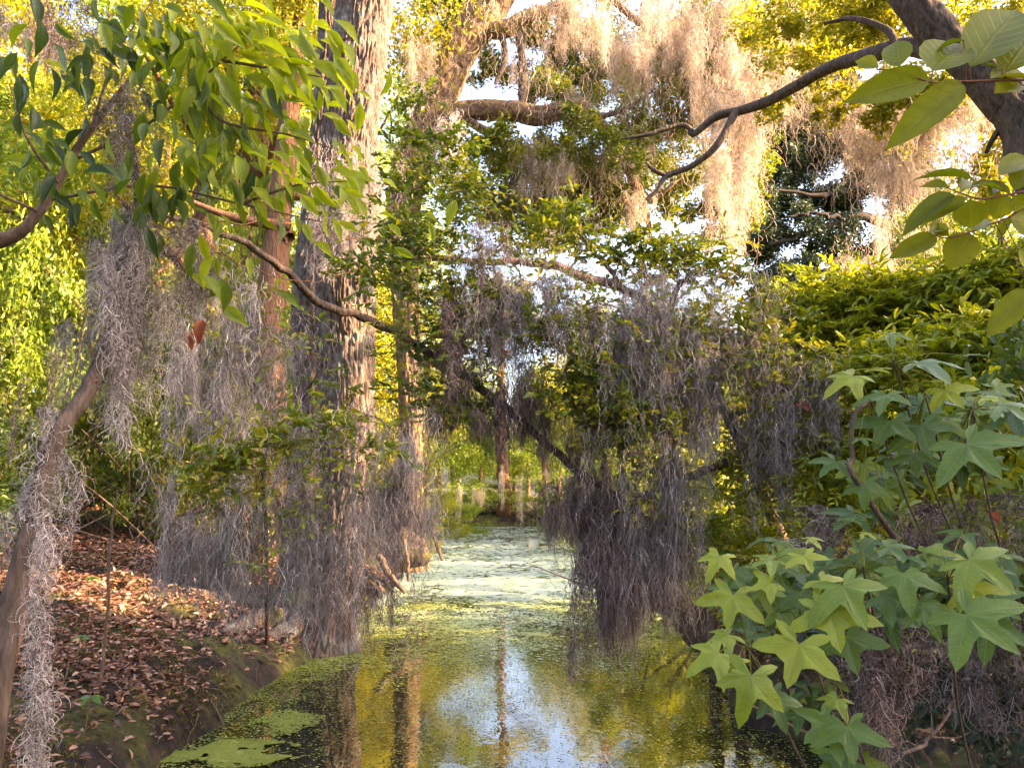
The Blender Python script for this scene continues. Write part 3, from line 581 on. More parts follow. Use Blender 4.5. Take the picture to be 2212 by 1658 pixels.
# ------------------------------------------------------------ dark live oak farther back on the right
def dark_oak():
    global DENS
    Y = 27.0; bx, by = pxx(960, Y), Y; z0 = float(gh(bx, by)) - .1
    t = thing('shaded_oak', 'dark shaded live oak with low horizontal limbs behind the right bank shrubs', 'tree', (bx, by, z0))
    b = np.array([bx, by, z0])
    mb = MB(); tube(mb, [b, b + [0, 0, 1.5], Q(2020, 520, Y), Q(1990, 400, Y), Q(1960, 250, Y)], [.7, .5, .45, .35, .15], 80, 24, .04, 12, seed=31); part('trunk', mb, M['darkbark'], t)
    for pl, rp in (([(2010, 560, 26.6), (1900, 480, 26), (1840, 470, 25.5), (1760, 500, 25.5), (1660, 530, 25.5)], [14, 11, 10, 6, 3]), ([(2000, 470, 27), (1940, 500, 26), (1880, 560, 26), (1800, 580, 26), (1700, 600, 26)], [12, 12, 9, 6, 3]), ([(1990, 420, 27), (1900, 390, 26), (1800, 420, 26), (1680, 410, 25.5)], [10, 8, 6, 3]), ([(2010, 440, 26), (1960, 370, 25), (1900, 385, 25)], [9, 8, 5]), ([(1990, 560, 26), (1880, 610, 25), (1760, 580, 25)], [9, 7, 3]), ([(1830, 475, 25.5), (1760, 460, 25), (1700, 470, 25)], [5, 4, 2])):
        mb = MB(); tube(mb, path(pl), [m_(r, 26) for r in rp], 40, 10, 0, seed=R.randint(99), bump=.1, wob=.15); part('limb', mb, M['silhouettebark'], t)
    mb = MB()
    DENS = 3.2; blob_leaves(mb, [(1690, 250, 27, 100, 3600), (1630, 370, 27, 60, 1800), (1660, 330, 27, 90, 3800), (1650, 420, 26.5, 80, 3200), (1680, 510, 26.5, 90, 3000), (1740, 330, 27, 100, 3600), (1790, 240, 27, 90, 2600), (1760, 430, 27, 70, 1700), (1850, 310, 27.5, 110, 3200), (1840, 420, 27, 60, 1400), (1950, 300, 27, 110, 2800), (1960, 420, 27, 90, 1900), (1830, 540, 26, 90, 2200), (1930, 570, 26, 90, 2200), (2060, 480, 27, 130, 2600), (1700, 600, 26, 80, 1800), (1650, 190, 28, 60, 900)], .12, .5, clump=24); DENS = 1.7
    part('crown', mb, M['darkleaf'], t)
dark_oak()

# ------------------------------------------------------------ woods
GL = 'trees in the wood on the left bank'; GF = 'trees along the far side of the pond'; GR = 'trees in the wood on the right bank'
def woods():
    # trunks one can pick out on the left, with crowns high up
    for (px, Y, w, h, lab) in ((243, 17, 44, 13, 'thick orange lit trunk rising behind the broad leaved branch at upper left'), (190, 16, 30, 11, 'brown lit trunk standing left of the hanging moss on the left bank'), (278, 13.5, 34, 12, 'ridged brown trunk just left of the tall furrowed tree'),
                                (158, 20, 14, 10, 'slim dark trunk against yellow foliage on the left bank'), (505, 42.5, 11, 13, 'narrow sunlit trunk rising from the far end of the canal')):
        bgtree(pxx(px, Y), Y, h, w / FPX * Y / 2, 2.6, h - 1.5, M['sunleaf'], M['farbark'], lab, None, 'background_tree', lean=(R.randn() * .3, 0))
    lab = 'sunlit yellow green tree standing deep in the wood on the left bank'
    for (px, Y, h, cr, cz, crz) in ((20, 18, 9, 3.2, 6, 3.5), (-60, 15, 9, 3, 6, 3.5), (95, 20, 10, 3.4, 6.5, 4), (170, 24, 12, 3.6, 8, 4.5), (-10, 26, 12, 4, 8, 5), (60, 30, 14, 4.5, 9, 6), (130, 33, 15, 4.5, 10, 6), (215, 30, 14, 4, 9, 6), (300, 27, 12, 3.6, 7, 5), (345, 31, 13, 3.6, 7, 5.5), (395, 28, 11, 2.8, 6, 4.6), (380, 38, 13, 4, 8, 6), (425, 35, 11, 3, 6.4, 5), (440, 46, 12, 3.6, 6, 5), (-120, 22, 12, 4, 8, 5), (250, 40, 16, 5, 11, 7), (320, 44, 16, 5, 10, 7), (20, 22, 16, 4, 12.5, 4), (90, 25, 18, 4.5, 14, 4.5), (-80, 19, 15, 4, 11, 5), (160, 28, 19, 5, 15, 5), (260, 26, 17, 4, 13.5, 5), (340, 24, 15, 3.2, 11.5, 4.5), (60, 40, 22, 6, 16, 7), (-20, 36, 20, 6, 14, 7), (400, 30, 14, 3, 11, 4)):
        bgtree(pxx(px, Y), Y, h, .16 + .1 * R.rand(), cr, cz, M['sunleaf'] if R.rand() < .75 else M['farleaf'], M['farbark'], lab, GL, 'background_tree', crz, (R.randn() * .5, 0))
    lab = 'green tree standing beyond the far end of the canal'
    for (px, Y, h, cr, cz, crz) in ((455, 47, 8, 2.8, 4, 3.6), (480, 50, 6.5, 2.6, 3.2, 3), (515, 52, 6, 2.6, 3, 2.8), (545, 48, 6.5, 2.6, 3.4, 3), (575, 45, 9, 3, 5, 4), (545, 45, 9, 2.2, 6, 3.4), (558, 50, 10, 2.6, 6.5, 4), (528, 55, 9, 2, 5.5, 3), (500, 60, 8, 4, 3.5, 3.5), (540, 62, 8, 4, 3.6, 3.4), (460, 64, 11, 4.5, 5, 5)):
        bgtree(pxx(px, Y), Y, h, .14, cr, cz, M['farleaf'], M['farbark'], lab, GF, 'background_tree', crz)
    lab = 'sunlit tree in the wood beyond the right bank'
    for (px, Y, h, cr, cz, crz) in ((600, 36, 12, 3.4, 7, 5), (640, 30, 9, 3.0, 5, 4), (625, 44, 13, 4, 8, 6), (690, 34, 8, 3.4, 4.5, 4), (740, 38, 9, 4, 5, 4), (820, 40, 9, 4.4, 5, 4.5), (900, 36, 9, 4.4, 5, 4.5), (1000, 34, 9, 4.4, 5, 4.5), (1080, 30, 10, 4.4, 6, 5)):
        bgtree(pxx(px, Y), Y, h, .18, cr, cz, M['farleaf'] if px > 650 else M['sunleaf'], M['farbark'], lab, GR, 'background_tree', crz)
    for k in range(8): bgtree(10.5 + 2 * R.rand(), 16.5 + 3.3 * k, 8.5, .16, 2.8, 5, M['oakleaf'], M['darkbark'], lab, GR, 'background_tree', 3.6)  # row added behind the oak to cast shade on the far channel
    # unseen trees added beside and behind the camera to shade the near banks
    lab = 'unseen dense tree added around the viewpoint for its shade'
    for q in ((-6, -6), (5.5, -8), (-9, 0)): bgtree(q[0], q[1], 12, .25, 4.6, 6.5, M['oakleaf'], M['darkbark'], lab, 'tall trees beside the viewpoint', 'shade_tree', 5.5)
    bgtree(7.6, 2.2, 8, .15, 2.8, 4.2, M['oakleaf'], M['darkbark'], lab, 'tall trees beside the viewpoint', 'shade_tree', 3.6); bgtree(6.0, 4.2, 5, .1, 1.7, 2.6, M['oakleaf'], M['darkbark'], lab, 'tall trees beside the viewpoint', 'shade_tree', 2.2)
    for (x, y, h, cr, cz, crz) in ((9.5, .4, 12, 4.0, 7, 5.5), (15, 3, 15, 5, 8.5, 6), (12.5, -2, 14, 4.5, 8, 6), (17, 7.6, 10, 3.4, 5.5, 4)):
        bgtree(x, y, h, .25, cr, cz, M['oakleaf'], M['darkbark'], lab, 'tall trees beside the viewpoint', 'shade_tree', crz)
woods()

# understory shrubs on both banks (each one a thing)
SHB = [crown_mesh('foliage', 5200, .055, 22, .9, T_OVAL, .45), crown_mesh('foliage', 5200, .06, 18, 1.1, T_OVAL, .45)]
def shrub(px, Y, r, h, mt, label, group, name='shrub'):
    x = pxx(px, Y); z = float(gh(x, Y)); t = thing(name, label, 'shrub', (x, Y, z), group); mb = MB()
    for k in range(6):
        d = rdir(1, .2, .9)[0]; tube(mb, [np.array([x, Y, z - .05]), np.array([x, Y, z]) + d * h * .5, np.array([x, Y, z]) + d * h * .9 + rdir(1)[0] * .1 * h], [.022, .015, .005], 12, 5)
    part('stem', mb, M['twig'], t)
    me = random.choice(SHB); key = (me.name, mt)
    if key not in CM: CM[key] = me.copy(); CM[key].materials.clear(); CM[key].materials.append(M[mt])
    o = link('foliage', CM[key], None, t, (0, 0, h * .55)); o.scale = (r, r, h * .55); o.rotation_euler = (0, 0, R.rand() * 6.28)
    return t
for (px, Y, r, h, mt) in ((175, 12.5, 1.0, 3.2, 'oakleaf'), (225, 12.2, .9, 2.6, 'sunleaf'), (270, 12.6, .9, 3.6, 'oakleaf'), (140, 13, 1.1, 4.4, 'oakleaf'), (205, 14, 1.2, 5, 'sunleaf'), (255, 15, 1.3, 6.5, 'farleaf'), (180, 15, 1.3, 7, 'farleaf'), (115, 15, 1.3, 6, 'oakleaf'), (310, 14.5, 1.0, 4.5, 'sunleaf'), (60, 13, 1.2, 4.5, 'oakleaf'), (15, 12, 1.2, 5, 'farleaf'), (10, 9.5, .9, 1.5, 'evergreen'), (60, 12, 1.0, 1.6, 'oakleaf'), (105, 13, 1.0, 1.3, 'evergreen'), (150, 14.5, .9, 1.5, 'sunleaf'), (215, 15, 1.1, 1.6, 'sunleaf'), (20, 14, 1.5, 3.4, 'oakleaf'), (-30, 12, 1.4, 3, 'oakleaf'), (90, 16, 1.6, 3.6, 'sunleaf'), (40, 17, 1.8, 4.6, 'sunleaf'), (130, 18, 1.6, 4.2, 'sunleaf'), (200, 19, 1.8, 4, 'sunleaf'), (260, 20, 1.6, 3, 'sunleaf'), (330, 18, 1.4, 2.4, 'sunleaf'), (360, 22, 1.5, 3.4, 'sunleaf'), (385, 24, 1.3, 3, 'farleaf'), (428, 23, 1.0, 2.0, 'sunleaf'), (436, 30, 1.5, 2.2, 'sunleaf')):
    shrub(px, Y, r, h, mt, 'leafy shrub under the trees of the left bank', 'shrubs under the left bank trees')
for (px, Y, r, h, mt) in ((455, 41, 1.8, 2.2, 'farleaf'), (475, 42.5, 1.6, 2, 'farleaf'), (497, 43, 1.6, 1.8, 'farleaf'), (520, 42.5, 1.6, 2, 'farleaf'), (545, 42, 1.8, 2.2, 'farleaf'), (570, 40, 1.8, 2.4, 'farleaf'), (480, 35, .8, 1.5, 'farleaf')):
    shrub(px, Y, r, h, mt, 'low green shrub along the far shore of the pond', 'shrubs on the far shore')
for (px, Y, r, h, mt) in ((800, 8.5, .9, 1.7, 'evergreen'), (860, 8.2, 1.0, 1.8, 'lance'), (920, 7.8, .9, 1.6, 'evergreen'), (990, 7.4, .9, 1.7, 'lance'), (1060, 7, .9, 1.7, 'evergreen'), (760, 9, .9, 2.0, 'lance'), (960, 10, 1.2, 2.2, 'farleaf'), (840, 11, 1.2, 2.4, 'farleaf'), (1150, 3.2, .9, 2.2, 'evergreen'), (1200, 4.2, 1.0, 2.6, 'evergreen'), (1330, 2.4, .8, 2.2, 'evergreen'), (650, 13, 1.1, 2.6, 'lance'), (690, 11, 1.1, 2.6, 'lance'), (640, 18, 1.5, 3.6, 'farleaf'), (600, 24, 1.7, 3.2, 'farleaf'), (720, 14, 1.5, 3.2, 'lance'), (620, 30, 2, 4, 'farleaf')):  # nearest evergreen ones, out of view, added to block light from the right
    shrub(px, Y, r, h, mt, 'bushy shrub on the right bank behind the hanging moss', 'shrubs behind the moss on the right bank')

# ------------------------------------------------------------ right bank bushes with narrow leaves
def bush(name, label, root, blobs, leaf, wr, T, mt, nl=10, tl=.28, droop=-.25, up=.35, stems=True):
    t = thing(name, label, 'bush', root); ml, mt_ = MB(), MB(); sprays(ml, mt_, blobs, leaf, wr, T, nl, tl, up, droop)
    part('foliage', ml, M[mt], t)
    r0 = np.array(root)
    for b in blobs:
        c = Q(b[0], b[1], b[2]); tube(mt_, [r0, r0 * .45 + c * .55 + np.array([0, 0, .15]), c], [.016, .01, .003], 14, 5)
    part('stems', mt_, M['twig'], t); return t
def rootat(x, Y): xx = pxx(x * K2, Y); return (xx, Y, float(gh(xx, Y)))
bush('willowy_bush', 'tall bush of narrow yellow green leaves at the top of the right bank', rootat(1950, 7.2),
     [(1720, 680, 7.6, 90, 50, 60), (1820, 660, 7.4, 90, 50, 70), (1930, 660, 7.2, 100, 50, 70), (2030, 640, 7, 100, 50, 70), (1800, 700, 7.2, 110, 70, 110), (1930, 700, 7, 120, 80, 130), (2080, 680, 6.8, 110, 90, 120), (1700, 740, 7.4, 80, 70, 60), (2170, 620, 6.6, 90, 80, 90)], .11, .24, T_LANCE, 'lance', 11, .42, -.3, .5)
bush('glossy_bush', 'dense bush of glossy green leaves at the right edge of the photo', rootat(2150, 5.6),
     [(2120, 740, 5.8, 110, 70, 80), (2190, 800, 5.6, 90, 90, 90), (2060, 800, 5.9, 100, 80, 80), (2150, 900, 5.5, 110, 90, 100), (1990, 880, 5.9, 110, 90, 90), (2200, 1000, 5.4, 80, 90, 70), (1900, 800, 6.2, 100, 80, 80)], .085, .34, T_OVAL, 'lance', 9, .24)
bush('shady_bush', 'dark leafy bush filling the middle of the right bank', rootat(1850, 6.2),
     [(1760, 900, 6.6, 90, 90, 90), (1850, 980, 6.3, 100, 90, 110), (1960, 1000, 6.0, 110, 90, 110), (1700, 1000, 6.6, 90, 100, 80), (1800, 1090, 6.2, 110, 80, 100), (2080, 1060, 5.8, 110, 90, 90), (1600, 1020, 7, 80, 110, 80), (1620, 1180, 6.8, 70, 80, 50)], .075, .32, T_OVAL, 'lance', 9, .3)

bush('shady_bush', 'dark undergrowth added under the star leaves to deepen the shade at lower right', rootat(2150, 3.6), [(2000, 1480, 3.6, 110, 70, 26), (2150, 1400, 3.5, 110, 80, 26), (1880, 1400, 3.8, 90, 60, 18), (2180, 1560, 3.3, 80, 80, 16), (1760, 1380, 4.2, 90, 60, 18)], .07, .34, T_OVAL, 'darkleaf', 8, .2)  # dark leaves put in where there is only shaded soil
# fern-like plant with feathery fronds
def fern(name, label, base, n, L, mt):
    t = thing(name, label, 'fern', base); ml, ms = MB(), MB(); b = np.array(base)
    for k in range(n):
        d = rdir(1, .25, .75)[0]; tip = b + d * L; p = spline([b, b + d * L * .55 + np.array([0, 0, .1 * L]), tip + np.array([0, 0, -.12 * L])], 16); tube(ms, p, np.linspace(.004, .001, 16), 16, 4, smoothen=False)
        tg = nrm(np.gradient(p, axis=0))[3:]; sd = nrm(np.cross(tg, [0, 0, 1.])); pp = p[3:]
        for s in (1, -1): leaves(ml, pp, sd * s + tg * .35, np.tile([0, 0, 1.], (len(pp), 1)), np.linspace(.3, .08, len(pp)) * L * .55, .22, T_LANCE)
    part('fronds', ml, M[mt], t); part('stalks', ms, M['twig'], t)
for (x, y, Y, lab) in ((1620, 1260, 8, 'tall feathery fern in the shade behind the moss on the right bank'), (1880, 1190, 6.4, 'fern with ladder like fronds under the right bank bush'), (1300, 1215, 11, 'feathery fern drooping over the water from the right shore')):
    p = Q(x, y, Y); p[2] = max(float(gh(p[0], p[1])), .0); fern('fern', lab, p, 12, 1.0 if Y < 9 else .8, 'lance')

# ------------------------------------------------------------ sweetgum saplings with star leaves
def star_leaf(mb, x, y, Y, size, ang, face=.65, rn=None, tiltx=0.0):
    """ang: picture direction of the middle lobe (degrees, 0 right, 90 up); face 1 = turned to the viewer, 0 = seen edge-on from below/above"""
    p = Q(x, y, Y); to = nrm(np.array([0, 0, CAM_H]) - p); nn = nrm(to * face + np.array([0, 0, 1.]) * (1.05 - face) + np.array([tiltx, 0, 0]))
    d = np.array([math.cos(rad(ang)), 0, math.sin(rad(ang))]); d = nrm(d - nn * np.dot(d, nn))
    leaves(mb, [p], [d], [nn], [m_(size, Y) * 1.12], .9 + .25 * R.rand(), random.choice(STARS), R.rand() if rn is None else rn)
    return p
def sapling(name, label, root, hubs, lv, fill, mt='star'):
    t = thing(name, label, 'sapling', root); ml, ms, mp = MB(), MB(), MB(); r0 = np.array(root)
    H = [Q(*h) for h in hubs]
    for h in H: tube(ms, [r0, r0 * .6 + h * .4 + np.array([.1, .15, .05]), h], [.009, .006, .003], 24, 7, wob=.03)
    for l in lv:
        p = star_leaf(ml, *l); h = min(H, key=lambda q: np.linalg.norm(q - p)); c = (p + h) / 2 + np.array([0, 0, .02])
        tube(mp, [h, c, p], [.0016, .0013, .0011], 8, 4)
    for (x, y, Y, rx, ry, n, s) in fill:
        for k in range(n):
            q = inball(1)[0]; p = star_leaf(ml, x + q[0] * rx, y + q[1] * ry, Y + .25 * R.rand(), s * (.6 + .6 * R.rand()), -90 + R.randn() * 55, .15 + .6 * R.rand(), R.rand() * .75)
            h = min(H, key=lambda q: np.linalg.norm(q - p)); tube(mp, [h, (p + h) / 2 + np.array([0, 0, .02]), p], [.0016, .0013, .001], 8, 4)
    part('leaves', ml, M[mt], t); part('stem', ms, M['darkbark'], t); part('leaf_stalks', mp, M['close'], t); return t
def z9(x, y): return Zc(1600, 1199, x, y)
def z6(x, y): return Zc(1600, 600, x, y)
L9 = []
for (x, y, Y, s, a, fc, rn) in ((385, 385, 2.15, 165, -112, .55, .9), (465, 622, 2.05, 205, -100, .85, .8), (700, 275, 2.3, 150, -150, .1, .2), (725, 305, 2.25, 160, -20, .12, .3), (890, 385, 2.1, 150, -80, .5, .95), (700, 410, 2.12, 140, -150, .3, .7), (1125, 565, 1.95, 260, -65, .6, .6), (1490, 490, 2.0, 220, -85, .55, .5), (1885, 410, 1.95, 270, -50, .55, .65),
        (1900, 575, 1.98, 165, -70, .6, 1.0), (1865, 735, 1.85, 330, -50, .65, .5), (860, 915, 1.9, 290, -112, .9, .85), (1050, 715, 1.95, 270, -85, .75, .85), (575, 1100, 1.85, 270, -105, .9, .7), (380, 965, 2.0, 210, -145, .5, .85), (440, 855, 2.05, 170, -150, .4, .8), (1150, 1410, 1.9, 200, -80, .85, .35), (1040, 1395, 1.95, 190, -140, .6, .5), (1140, 865, 2.05, 250, -80, .9, .35), (870, 615, 2.1, 190, -80, .8, .25),
        (640, 585, 2.12, 130, -75, .7, .6), (745, 690, 2.12, 150, -125, .75, .55), (610, 850, 2.15, 130, -120, .35, .3), (1110, 165, 2.25, 170, -10, .06, .2), (1595, 680, 1.97, 190, -70, .6, .4), (1370, 620, 2.05, 190, -40, .5, .4), (1240, 245, 2.2, 110, -15, .12, .9), (1390, 330, 2.1, 170, -30, .3, .3), (990, 530, 2.0, 150, -60, .5, .95), (690, 545, 2.08, 150, -170, .6, .95), (470, 490, 2.15, 130, -60, .7, .3), (1090, 1240, 2.0, 150, -120, .4, .7), (920, 285, 2.2, 90, 20, .3, .9), (1720, 395, 2.0, 120, -10, .1, .2), (1500, 395, 2.05, 130, -20, .12, .2), (2030, 640, 2.05, 200, -60, .6, .3), (1380, 740, 2.1, 180, -30, .5, .1), (700, 1230, 2.0, 180, -70, .8, .2), (490, 1020, 2.0, 90, -60, .6, .95), (2000, 760, 2.1, 220, -45, .6, .3), (1900, 590, 2.3, 230, -120, .5, .1)):
    X_, Y_ = z9(x, y); L9.append((X_, Y_, Y, s * .36017, a, fc, rn))
sapling('sweetgum_sapling', 'young tree with large star shaped leaves low over the water on the right bank', rootat(2060, 2.9),
        [(*z9(650, 470), 2.2), (*z9(1250, 470), 2.15), (*z9(1760, 520), 2.1), (*z9(560, 950), 2.1), (*z9(880, 820), 2.1), (*z9(1150, 1300), 2.05)], L9,
        [(1800, 1260, 2.35, 220, 90, 44, 62), (1640, 1340, 2.3, 90, 120, 9, 60), (2060, 1260, 2.3, 120, 120, 24, 66), (1850, 1640, 2.1, 90, 40, 5, 70), (1780, 1480, 2.3, 90, 90, 7, 55)])
L6 = []
for (x, y, Y, s, a, fc, rn) in ((1185, 775, 2.6, 200, -150, .45, .75), (1385, 890, 2.5, 170, -95, .45, .25), (1560, 700, 2.55, 260, -30, .25, .15), (1400, 530, 2.7, 130, -50, .35, .4), (1870, 1185, 2.3, 290, -60, .6, .25), (1400, 1050, 2.5, 190, -110, .7, .05), (1600, 1080, 2.5, 190, -70, .7, .05), (1740, 860, 2.55, 170, -60, .6, 1.0), (2060, 950, 2.4, 240, -35, .3, .3), (1860, 655, 2.7, 160, -10, .15, .1), (1280, 740, 2.65, 170, -20, .2, .8), (1960, 905, 2.5, 180, -20, .25, .8), (1250, 660, 2.7, 130, 10, .1, .5), (1220, 1150, 2.5, 120, -60, .2, .2), (1080, 1290, 2.6, 140, -120, .5, .15), (1250, 1420, 2.5, 150, -90, .7, .1), (1560, 1250, 2.6, 150, -90, .6, .1), (1740, 1060, 2.5, 150, -100, .6, .4)):
    X_, Y_ = z6(x, y); L6.append((X_, Y_, Y, s * .36017, a, fc, min(rn + .22, 1)))
SAP2 = sapling('sweetgum_sapling', 'taller star leaved young tree with pale upturned leaves near the right edge', rootat(2260, 3.2), [(*z6(1290, 930), 2.55), (*z6(1430, 700), 2.6), (*z6(1620, 900), 2.5), (*z6(1900, 980), 2.45)], L6, [(2010, 960, 2.8, 170, 110, 34, 52), (2090, 880, 2.7, 110, 80, 8, 60), (1900, 1060, 2.7, 130, 80, 10, 52)])
mb = MB(); tube(mb, path([(*z6(1290, 925), 2.5), (*z6(1200, 1000), 2.5), (*z6(1175, 1130), 2.5), (*z6(1185, 1270), 2.5), (*z6(1200, 1400), 2.5), (2100 * .95, 1250, 2.8)]), [.006, .008, .008, .008, .009, .012], 40, 8)
part('stem', mb, M['darkbark'], SAP2)['label'] = 'dark bare crooked stem'

# ------------------------------------------------------------ close leafy branches, upper right corner
def big_leaf(mb, b, tip, Y, wid, face=.8, T=T_BROAD, rn=None, Yt=None):
    p = Q(b[0], b[1], Y); q = Q(tip[0], tip[1], Yt or Y); d = q - p; L = np.linalg.norm(d)
    to = nrm(np.array([0, 0, CAM_H]) - p); nn = nrm(to * face + np.array([0, 0, 1.]) * (1 - face)); 
    leaves(mb, [p], [d], [nn], [L], m_(wid, Y) / L, T, R.rand() if rn is None else rn)
def z3(x, y): return Zc(1600, 0, x, y)
def close_branch(label, twig, lv, Y, off):
    root = Q(2420, off, Y + .1); t = thing('leafy_branch', label, 'branch', root); ml, ms = MB(), MB()
    tw = [(*z3(*p), Y) for p in twig]; tp = tube(ms, [root] + path(tw), [.0035] + list(np.linspace(.003, .0012, len(tw))), 40, 7)
    for (b, tip, wd, fc, rn) in lv:
        B = z3(*b); big_leaf(ml, B, z3(*tip), Y, wd * .36, fc, T_BROAD if wd > 120 else T_BIG, rn, Y + .02)
        pb = Q(*B, Y); k = np.argmin(np.linalg.norm(tp - pb, axis=1)); tube(ms, [tp[k], (tp[k] + pb) / 2 + rdir(1)[0] * .002, pb], [.0012, .0012, .001], 6, 5)
    part('leaves', ml, M['close'], t); part('twig', ms, M['redtwig'], t)
close_branch('topmost close branch of broad green leaves in the upper right corner', [(2300, 478), (2100, 480), (1880, 487), (1650, 490), (1470, 425), (1330, 415)],
    [((1890, 400), (2190, 0), 350, .8, .3), ((1665, 425), (1840, 225), 330, .7, .5), ((1460, 400), (1440, 228), 180, .85, .4), ((1340, 400), (1192, 350), 100, .7, .7), ((1640, 470), (1150, 590), 210, .8, .5), ((1845, 505), (1395, 870), 215, .85, .6), ((2100, 430), (2300, 130), 330, .8, .4), ((2080, 410), (1960, 365), 90, .25, .0), ((2010, 470), (2300, 440), 170, .5, .9), ((2030, 560), (2230, 490), 140, .7, .8), ((1850, 240), (1640, 290), 90, .3, .0)], 1.45, 170)
close_branch('middle close branch of broad leaves at the right edge, upper leaves bluish', [(2300, 1150), (2120, 1165), (1960, 1192), (1840, 1160), (1740, 1120)],
    [((1910, 1075), (1575, 998), 95, .3, .0), ((2135, 1170), (1900, 1045), 100, .35, .1), ((1790, 1165), (1475, 1390), 140, .6, .05), ((1870, 1185), (1610, 1315), 110, .7, .5), ((1890, 1200), (1890, 1370), 200, .8, .6), ((2090, 1165), (2040, 1315), 165, .8, .6), ((1760, 1120), (1590, 1095), 70, .6, .7), ((1830, 1150), (1950, 1060), 120, .6, .5), ((2150, 1140), (2300, 960), 160, .7, .4), ((2140, 1170), (2230, 1260), 120, .8, .7), ((2000, 1180), (2110, 1090), 110, .6, .5), ((2060, 1050), (2280, 920), 150, .7, .35)], 1.6, 440)
close_branch('lowest close branch of yellow green leaves at the right edge', [(2300, 1240), (2100, 1310), (1900, 1385), (1750, 1425), (1650, 1400)],
    [((1690, 1425), (1405, 1535), 130, .75, .6), ((1890, 1400), (1760, 1610), 200, .85, .7), ((2060, 1340), (2110, 1400), 130, .7, .7), ((1900, 1380), (1990, 1300), 140, .7, .6), ((2120, 1310), (2290, 1370), 180, .7, .5), ((1640, 1400), (1780, 1320), 110, .7, .7), ((2250, 1740), (1990, 2010), 165, .85, .5), ((2180, 1500), (2300, 1590), 150, .7, .5), ((1760, 1415), (1640, 1330), 90, .7, .8)], 1.7, 500)

# ------------------------------------------------------------ broad leaved branches, upper left
def broad_tree():
    root = np.array([-4.6, 3.2, .75]); t = thing('broad_leaved_tree', 'broad leaved small tree overhanging the upper left with drooping pointed leaves', 'tree', root)
    ms = MB(); Y = 3.2
    tube(ms, [root, root + [.3, 0, 1.2], Q(-250, 560, Y), Q(0, 520, Y), Q(90, 450, Y), Q(180, 300, Y), Q(300, 150, Y)], [.06, .05, .04, .03, .022, .015, .006], 60, 12, .004, 8, seed=3)
    mains = [((150, 350, Y), (330, 260, 3.1), (480, 130, 3.0), (560, 60, 3)), ((110, 430, Y), (320, 400, 3.1), (520, 440, 3.0), (700, 480, 3.2)), ((200, 270, Y), (250, 120, 3.2), (330, 0, 3.2)), ((480, 130, 3), (600, 150, 3.0), (720, 170, 3.1)), ((520, 440, 3), (640, 400, 3), (760, 390, 3.1)), ((130, 400, Y), (60, 300, 3.0), (20, 180, 3)), ((420, 180, 3), (480, 260, 3), (620, 290, 3.1), (720, 320, 3.2)), ((90, 460, Y), (-30, 400, 3), (-80, 320, 3))]
    for mn in mains: tube(ms, path(mn), np.linspace(.008, .0025, len(mn)), 30, 6)
    part('branches', ms, M['twig'], t)
    ml = MB(); mt_ = MB()
    def cl(x, y, Y, n, L, ang, rn, spread=28):
        c = Q(x, y, Y)
        for k in range(int(n * 1.8)):
            q = c + R.randn(3) * np.array([.09, .1, .065]); a = rad(ang + R.randn() * spread); d = np.array([math.cos(a), .35 * R.randn(), math.sin(a)])
            to = nrm(np.array([0, 0, CAM_H]) - q); nn = nrm(to * (.5 + .5 * R.rand()) * (1 if R.rand() < .8 else -.4) + np.array([0, 0, .7]) + .35 * R.randn(3))
            leaves(ml, [q], [d], [nn], [L * (.75 + .55 * R.rand())], .30 + .1 * R.rand(), T_BIG, np.clip(rn + (.22 if x > 300 else 0) + .2 * R.randn(), 0, 1))  # yellower towards the right: backlit glow put into the leaf colour
    for (x, y, n, L, a, rn) in ((60, 60, 4, .14, -80, .05), (30, 110, 3, .13, -100, .05), (100, 90, 3, .13, -70, .05), (130, 260, 3, .11, -85, .1), (170, 180, 5, .10, -50, .3), (300, 60, 8, .11, -60, .35), (260, 110, 7, .11, -95, .15), (340, 90, 9, .12, -70, .25), (400, 50, 8, .12, -60, .5), (430, 100, 9, .13, -65, .6), (500, 40, 8, .12, -50, .75), (480, 130, 9, .13, -70, .65), (560, 70, 9, .13, -50, .85), (610, 40, 8, .12, -50, .85), (600, 110, 8, .13, -45, .9), (660, 60, 6, .11, -40, .9), (380, 160, 8, .12, -95, .2), (430, 200, 8, .12, -80, .35), (520, 190, 7, .12, -80, .3), (560, 220, 8, .12, -65, .7), (640, 210, 7, .1, -50, .6), (680, 180, 7, .13, -45, .95), (720, 200, 5, .12, -50, .9), (330, 370, 9, .11, -95, .12), (300, 400, 7, .11, -80, .1), (380, 410, 7, .11, -70, .3), (430, 380, 6, .1, -40, .5), (150, 380, 6, .1, -60, .3), (120, 420, 5, .1, -80, .2), (520, 400, 7, .1, -60, .75), (560, 350, 7, .1, -70, .7), (620, 350, 7, .1, -55, .8), (620, 420, 7, .1, -70, .3), (680, 390, 8, .1, -45, .85), (730, 420, 7, .1, -40, .9), (760, 470, 4, .09, -60, .8), (500, 330, 5, .11, -80, .2), (20, 300, 6, .12, -30, .5), (40, 350, 5, .12, -20, .7), (80, 300, 4, .1, -60, .4), (470, 560, 4, .11, -70, .6), (480, 600, 3, .11, -60, .3), (700, 270, 5, .08, -50, .6), (450, 270, 5, .1, -90, .3), (220, 60, 5, .1, -60, .3), (540, 300, 6, .09, -60, .6), (910, 460, 2, .1, -80, .9)):
        cl(x, y, 3.0 + .4 * (R.rand() - .5), n, L * 1.06, a, rn)
    part('leaves', ml, M['broad'], t)
broad_tree()

